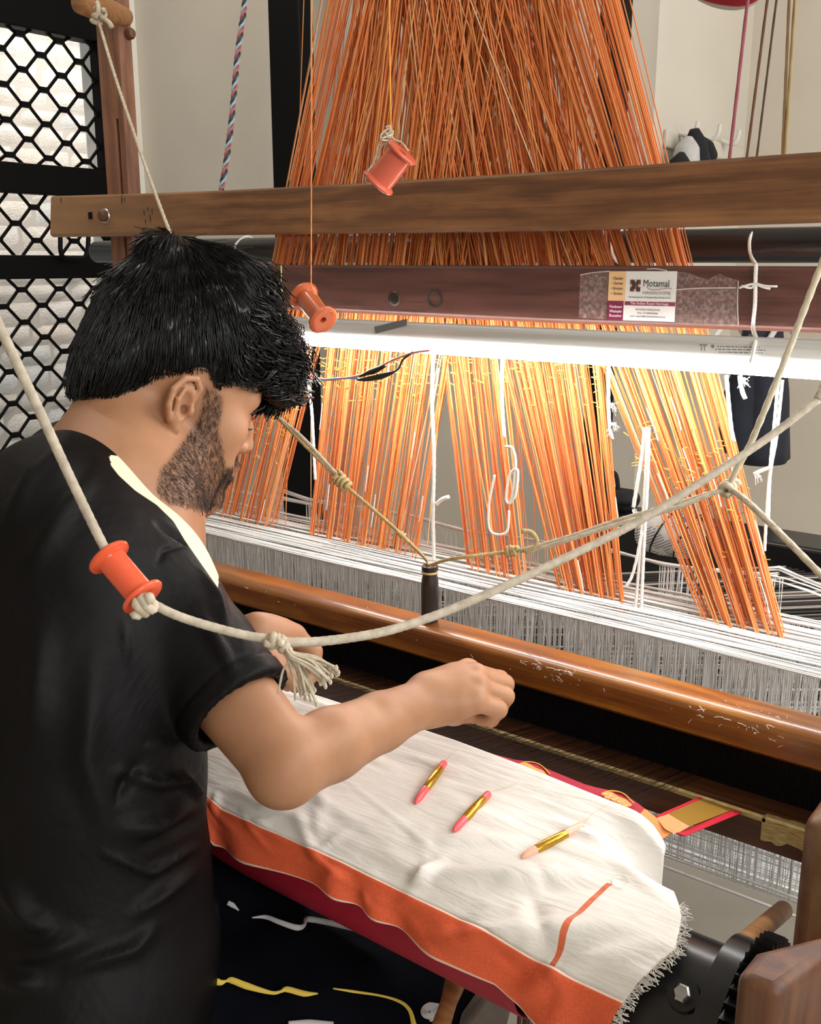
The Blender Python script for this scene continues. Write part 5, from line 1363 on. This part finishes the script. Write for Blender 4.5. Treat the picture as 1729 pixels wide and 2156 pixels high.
# ------------------------------------------------------------------ T-shirt
ts = SDF(); BM = np.stack([BR, BF, BU])
C1, C2, C3 = D(150, 1330, 1.02), D(158, 1720, .995), D(165, 2060, .975)
ts.ell(C1, (.185, .125, .20), BM, .05); ts.ell(C2, (.168, .125, .24), BM, .06); ts.ell(C3, (.172, .13, .14), BM, .06)
ts.chain([SL, MID + BF * -.015 - BU * .012, SR], [.055, .060, .050], .05)
ts.cone(NB - BU * .03 - BF * .008, MID - BU * .09, .066, .10, .03); ts.ell(MID - BF * .06 - BU * .03, (.15, .07, .10), BM, .05)
HS = SR + (ER - SR) * .73 - CR * .004; hn = unit(ER - SR)
ts.cone(SR, SR * .4 + HS * .6, .056, .055, .03)
def sleeve(P):
    a0 = SR * .4 + HS * .6; d = HS + hn * .02 - a0; q = P - a0; L = d @ d; t_ = np.clip((q @ d) / L, 0, 1)
    return np.maximum(np.linalg.norm(q - t_[:, None] * d, axis=1) - (.055 - .004 * t_), (P - HS) @ hn)
ts.custom(sleeve, .006, '+')
HL = SL + (EL - SL) * .65
ts.chain([SL, HL], [.058, .055], .03)
sh_in = lambda P: P
ts.half(C3 - BU * .075, -BU, .004)
ts.cone(HS - hn * .06, HS + hn * .004, .0442, .0442, .001, '-')
ts.cone(hl(-.034, -.025, 0), NB - BU * .03, .058, .065, .003, '-'); ts.cone(hl(.015, -.07, 0), NB + BF * .008 - BU * .05, .036, .05, .004, '-')
TV, TF = ts.mesh(.0034, np.minimum.reduce([SL, C3 - .26, C2 - .26]) - .07, np.maximum.reduce([SR, HS, NB, C1 + .24]) + .08)
nv = vnormals(TV, TF); px, py, dd = topx(TV)
hgt = np.zeros(len(TV))
for pts, wd, A in ((((255, 1625), (330, 1652), (382, 1640), (412, 1668), (432, 1640)), 11, .006), (((248, 1745), (330, 1742), (405, 1685)), 20, .005), (((215, 1795), (265, 1815), (312, 1836), (362, 1810), (418, 1782)), 8, .005),
                   (((285, 1925), (350, 1872), (412, 1830)), 14, .005), (((0, 1850), (60, 1930), (115, 1962)), 22, .006), (((20, 2010), (100, 2000), (180, 1975)), 24, .006),
                   (((150, 2040), (280, 2000), (325, 1950)), 16, .004), (((0, 2060), (90, 2075)), 22, .005), (((415, 1285), (455, 1350), (495, 1420)), 14, .003), (((425, 1205), (462, 1260), (480, 1330)), 10, .003), (((140, 930), (70, 1000), (20, 1090)), 18, .004), (((200, 985), (130, 1080), (60, 1200)), 26, .004), (((260, 1310), (268, 1400)), 8, .002), (((330, 1100), (400, 1145)), 6, -.003), (((400, 1143), (345, 1160), (330, 1190)), 4, -.002),
                   (((200, 1400), (180, 1600), (230, 1760)), 30, .005), (((90, 1300), (70, 1550)), 30, .004), (((300, 1600), (240, 1690)), 14, -.004), (((420, 1720), (300, 1780)), 12, -.004)):
    e, q = poly_dist(px, py, pts); hgt += 2.0 * A * np.exp(-(e / wd) ** 2) * np.sin(PI * np.clip(q * .86 + .07, 0, 1))
front = smooth(-.2, .3, -(nv @ CF)); hgt *= front
ns = np.sin(TV @ np.array([31, -17, 55.])) * np.sin(TV @ np.array([-23, 41, 29.])) * .0012
axs = (TV - HS) @ hn; rr = np.linalg.norm(TV - HS - axs[:, None] * hn, axis=1); slv = rr < .085
hgt += np.where(slv, -.0016 * np.exp(-((axs + .020) / .0022) ** 2) + .0012 * smooth(-.02, -.016, axs), 0)
TV = TV + nv * (hgt + ns)[:, None]
me = np_mesh('t_shirt', TV, TF)
# cream panel along the front of the shoulder (stored as a distance, the shader draws the edge)
px, py, dd = topx(TV)
edge = np.interp(px, [225, 250, 285, 330, 365, 390, 425, 470], [976, 1008, 1040, 1070, 1104, 1146, 1196, 1260])
sdist = (edge - py) * .7 - 5
fattr(me, 'panel', np.where((px > 232) & (px < 460) & (py < 1260) & (py > 960), smooth(-9, 9, sdist), 0))
t = NT('black_jersey'); v = t.coord()
t.bs(Base_Color=t.mix(t.ramp(t.attr('panel'), [(.45, 0.0), (.55, 1.0)]), t.ramp(t.noise(v, 9, 3), [(.3, (.0026, .0021, .0024)), (.7, (.0040, .0033, .0037))]), 'E8DEC4'), Roughness=.55)
t.b.inputs['Specular IOR Level'].default_value = .15
t.bump(t.noise(v, 6, 5, .6, .6), .35, .02); M['jersey'] = t.m
shirt = link('t_shirt', me, man, M['jersey'])
cn = [(132, 928, .985), (165, 936, .975), (215, 962, .968), (262, 1000, .97), (300, 1032, .98), (330, 1052, .995)]
V, F = tube_geo([D(100, 922, 1.0)] + [D(x, y, d) for x, y, d in cn] , .0045, 8, 6); 
o = link('collar', mesh('collar', V, F, True), shirt, M['jersey'])

# ------------------------------------------------------------------ shorts
pt = SDF(); HIP = D(235, 2215, .96); KN_ = D(905, 2125, 1.09); HIPL = D(260, 1950, 1.04); KNL = D(720, 1965, 1.20); C4 = C3 - BU * .10
pt.ell(C4, (.175, .14, .12), BM, .05)
pt.chain([HIP, HIP * .5 + KN_ * .5, KN_], [.092, .084, .07], .05); pt.chain([HIPL, KNL], [.09, .07], .05)
pt.cone(KN_, KN_ + np.array([.02, .02, -.22]), .07, .072, .03); pt.cone(KNL, KNL + np.array([.02, .02, -.22]), .068, .07, .03)
PV, PF = pt.mesh(.006, np.minimum.reduce([C4, HIP, HIPL, KN_]) - .36, np.maximum.reduce([C4, HIP, HIPL, KN_, KNL]) + .2)
nv = vnormals(PV, PF); PV = PV + nv * (np.sin(PV @ np.array([60., 35, 20])) * np.sin(PV @ np.array([-20, 50., 45])) * .004)[:, None]
shorts = link('shorts', np_mesh('shorts', PV, PF), man, simple('navy_shorts', (.0014, .002, .0045), .85, spec=.08, bump=.4, bscale=12, bdist=.02))
def onpants(x, y, lift=.002):
    d = unit(ray(x, y)); q = PV - CP; s_ = q @ d; e = np.linalg.norm(q - s_[:, None] * d, axis=1)
    m = e < .008
    if not m.any(): return D(x, y, 1.0)
    return CP + d * (s_[m].min() - lift)
def ribbon(name, pts, wds, mat, parent):
    P = catmull([onpants(x, y) for x, y in pts], 6); n = len(P); wv = np.interp(np.linspace(0, 1, n), np.linspace(0, 1, len(wds)), wds)
    T, N, B = frames(P); V = []; F = []
    for i in range(n):
        up = unit(np.cross(T[i], unit(CP - P[i]))); V += [P[i] + up * wv[i], P[i] - up * wv[i]]
    for i in range(n - 1): F.append((2 * i, 2 * i + 1, 2 * i + 3, 2 * i + 2))
    o = link(name, mesh(name, V, F, True), parent, mat); s = o.modifiers.new('thick', 'SOLIDIFY'); s.thickness = .003; return o
yl, wh = simple('yellow_piping', 'D8BC4E', .7), simple('white_piping', 'BDBBBC', .7)
ribbon('yellow_piping', ((403, 2028), (425, 2050), (460, 2068), (475, 2066), (488, 2064), (520, 2076), (570, 2090), (590, 2088), (605, 2083), (640, 2092), (668, 2092)), (.0022, .003, .0028, .001, .0028, .003, .0016, .0012, .0026, .0026, .0006), yl, shorts)
ribbon('yellow_piping', ((700, 2081), (740, 2087), (800, 2096), (840, 2108), (862, 2126), (872, 2158)), (.0006, .0012, .001, .0014, .0018, .0026), yl, shorts)
ribbon('white_piping', ((478, 1900), (490, 1906), (503, 1917)), (.0022, .0024, .0006), wh, shorts)
ribbon('white_piping', ((530, 1932), (560, 1931), (590, 1942), (625, 1953), (640, 1948), (648, 1936), (690, 1942), (750, 1956), (825, 1968)), (.0006, .002, .0024, .0028, .0012, .0028, .0028, .0026, .0022), wh, shorts)
# white printed letters low on the leg
for pts in (((925, 2116), (905, 2120), (896, 2130), (905, 2136), (925, 2128), (932, 2112)), ((905, 2150), (915, 2138), (921, 2136), (916, 2158))):
    ribbon('print', pts, (.001, .004, .005, .004, .004, .001), wh, shorts)
b_ = ribbon('print', ((606, 2155), (650, 2154), (700, 2156)), (.002, .003, .002), wh, shorts)

# ------------------------------------------------------------------ hair
hs = SDF()
hs.g = HSC
hs.ell(hl(.005, .083, 0), (.115, .106, .087), HM, .02)
hs.ell(hl(.092, .094, 0), (.045, .044, .064), HM, .03)
hs.ell(hl(.106, .080, .0), (.030, .034, .052), HM, .02)
hs.ell(hl(-.055, .165, .01), (.03, .02, .03), HM, .02); hs.ell(hl(.02, .175, -.0), (.05, .022, .045), HM, .02)
hs.ell(hl(-.074, .018, 0), (.040, .064, .060), HM, .03)
hl_a = [-.14, -.115, -.098, -.082, -.067, -.052, -.036, -.012, .006, .018, .028, .045, .074, .10, .13, .16]; hl_b = [-.044, -.040, -.030, -.022, -.024, -.004, .023, .038, .048, .036, .034, .052, .063, .052, .046, .05]
def cuthair(P):
    q = (P - HO) @ HM.T / HSC; f = np.interp(q[:, 0], hl_a, hl_b)
    return (f - q[:, 1]) * .75
hs.custom(cuthair, .006, '&')
HV, HFc = hs.mesh(.0032, HO - .2, HO + .22)
nv = vnormals(HV, HFc); lq = (HV - HO) @ HM.T / HSC
cur = smooth(.0, .08, lq[:, 0]) * smooth(.03, .08, lq[:, 1])
wob = np.sin(lq @ np.array([150., 60, 110])) * np.sin(lq @ np.array([-60, 170., 90])) + .6 * np.sin(lq @ np.array([90, -120., 200]))
HV2 = HV + nv * (wob * (.0010 + .0028 * cur))[:, None] - nv * .004
t = NT('black_hair'); v = t.coord()
t.bs(Base_Color=(.0022, .0021, .0021, 1), Roughness=.3); t.b.inputs['Specular IOR Level'].default_value = .38
M['hair'] = t.m
hair = link('hair', np_mesh('hair', HV2, HFc), man, M['hair'])
rs = np.random.RandomState(11)
pick = rs.choice(len(HV), 9000); R0 = HV[pick]; RN = nv[pick]; L0 = lq[pick]; CU0 = cur[pick]
crown = hl(-.05, .185, 0); fl = R0 - crown; fl -= (fl * RN).sum(1)[:, None] * RN; fl /= np.linalg.norm(fl, axis=1)[:, None] + 1e-9
fl = fl + HF * (.5 * CU0)[:, None] - HU * .15; fl -= (fl * RN).sum(1)[:, None] * RN; fl /= np.linalg.norm(fl, axis=1)[:, None] + 1e-9
sd_ = np.cross(RN, fl); K = 14; ln = (.016 + .040 * CU0 + .010 * rs.rand(len(R0)))
low = smooth(.05, .0, L0[:, 1] - np.interp(L0[:, 0], hl_a, hl_b)); ln = ln * (1 - .65 * low)
ph = rs.rand(len(R0)) * 1.2 + 3.0 * np.sin(R0 @ np.array([70, 90, 160.])) + 3.0 * np.sin(R0 @ np.array([-120, 80, 60.])); am = .0008 + .0068 * CU0; S = []
lift = .10 + .30 * rs.rand(len(R0)) * (.35 + CU0) + .35 * (rs.rand(len(R0)) > .93) * (L0[:, 1] > .1)
for k in range(K):
    q = k / (K - 1); s_ = ln * q
    P = R0 - RN * .003 + fl * s_[:, None] + RN * (lift * s_ - (s_ ** 2) * (5.0 + 6 * CU0))[:, None]
    an = ph + q * (1.5 + 7.5 * CU0)
    P = P + sd_ * (am * (np.sin(an) - np.sin(ph)))[:, None] + RN * (am * .7 * (np.cos(an) - np.cos(ph)))[:, None]
    S.append(P)
S = np.stack(S, 1)
o = strands('hair_strands', S, np.where(CU0 > .3, .00075, .0005), M['hair'], man, 3)
# larger wavy locks over the forehead and front of the crown
cand = np.nonzero(cur > .35)[0]; pick = rs.choice(cand, 620); R0 = HV[pick]; RN = nv[pick]; CU1 = cur[pick]
fl = R0 - crown; fl = fl + HF * .04; fl -= (fl * RN).sum(1)[:, None] * RN; fl /= np.linalg.norm(fl, axis=1)[:, None] + 1e-9; sd_ = np.cross(RN, fl)
ph = 3 * np.sin(R0 @ np.array([60, 80, 140.])) + rs.rand(len(R0)) * 1.5; ln = .035 + .025 * rs.rand(len(R0)); S = []
for k in range(18):
    q = k / 17; s_ = ln * q; an = ph + q * 9.5; tap = math.sin(PI * min(1, q * 1.1 + .08)) 
    P = R0 - RN * .002 + fl * s_[:, None] + RN * (.0035 * tap - (s_ ** 2) * 6.5)[:, None]
    P = P + sd_ * (.0055 * (np.sin(an) - np.sin(ph)))[:, None] + RN * (.0032 * np.cos(an))[:, None]; S.append(P)
t = NT('glossy_hair'); t.bs(Base_Color=(.003, .0029, .003, 1), Roughness=.3); t.b.inputs['Specular IOR Level'].default_value = .75
strands('front_locks', np.stack(S, 1), .0013, t.m, man, 5)
# beard, eyebrows and lashes as short hairs
NVs = vnormals(SV, SF_)
pr = np.where(beard > .35, beard, 0); pr = pr / pr.sum(); pick = rs.choice(len(SV), 6500, p=pr); R0 = SV[pick]; RN = NVs[pick]
dn = -HU * .8 + HF * .25; fl = dn - (RN @ dn)[:, None] * RN; fl /= np.linalg.norm(fl, axis=1)[:, None] + 1e-9; fl = fl + rs.randn(*fl.shape) * .35
ln = .003 + .0035 * rs.rand(len(R0)); S = np.stack([R0 + fl * (ln * q)[:, None] + RN * (ln * .45 * q * (1.3 - q))[:, None] for q in (0, .35, .7, 1)], 1)
t = NT('beard_hair'); t.bs(Base_Color=(.026, .016, .011, 1), Roughness=.5); M['beard'] = t.m
strands('beard', S, .00015, M['beard'], man, 3)
S = []
for sgn in (1, -1):
    for k in range(170):
        q = rs.rand(); c = .012 + .036 * q; p0 = hl(.1065 - .55 * (c - .012) ** 1.35 * 6, .034 + .007 * math.sin(q * 2.2) + rs.randn() * .0016, c * sgn); d = HR * sgn * .7 + HU * .35 - HF * .2 * q
        S.append([p0 - HF * .002, p0 + d * .004 + HF * .0015, p0 + d * .008])
    for k in range(46):
        q = k / 45; c = .020 + .024 * q; p0 = hl(.0955 - .25 * abs(q - .4) * .04, .008 - .002 * math.sin(q * PI), c * sgn); S.append([p0, p0 + HF * .005 - HU * .003, p0 + HF * .008 - HU * .001 + HR * sgn * .001])
strands('brows_and_lashes', S, .00028, M['hair'], man, 3)
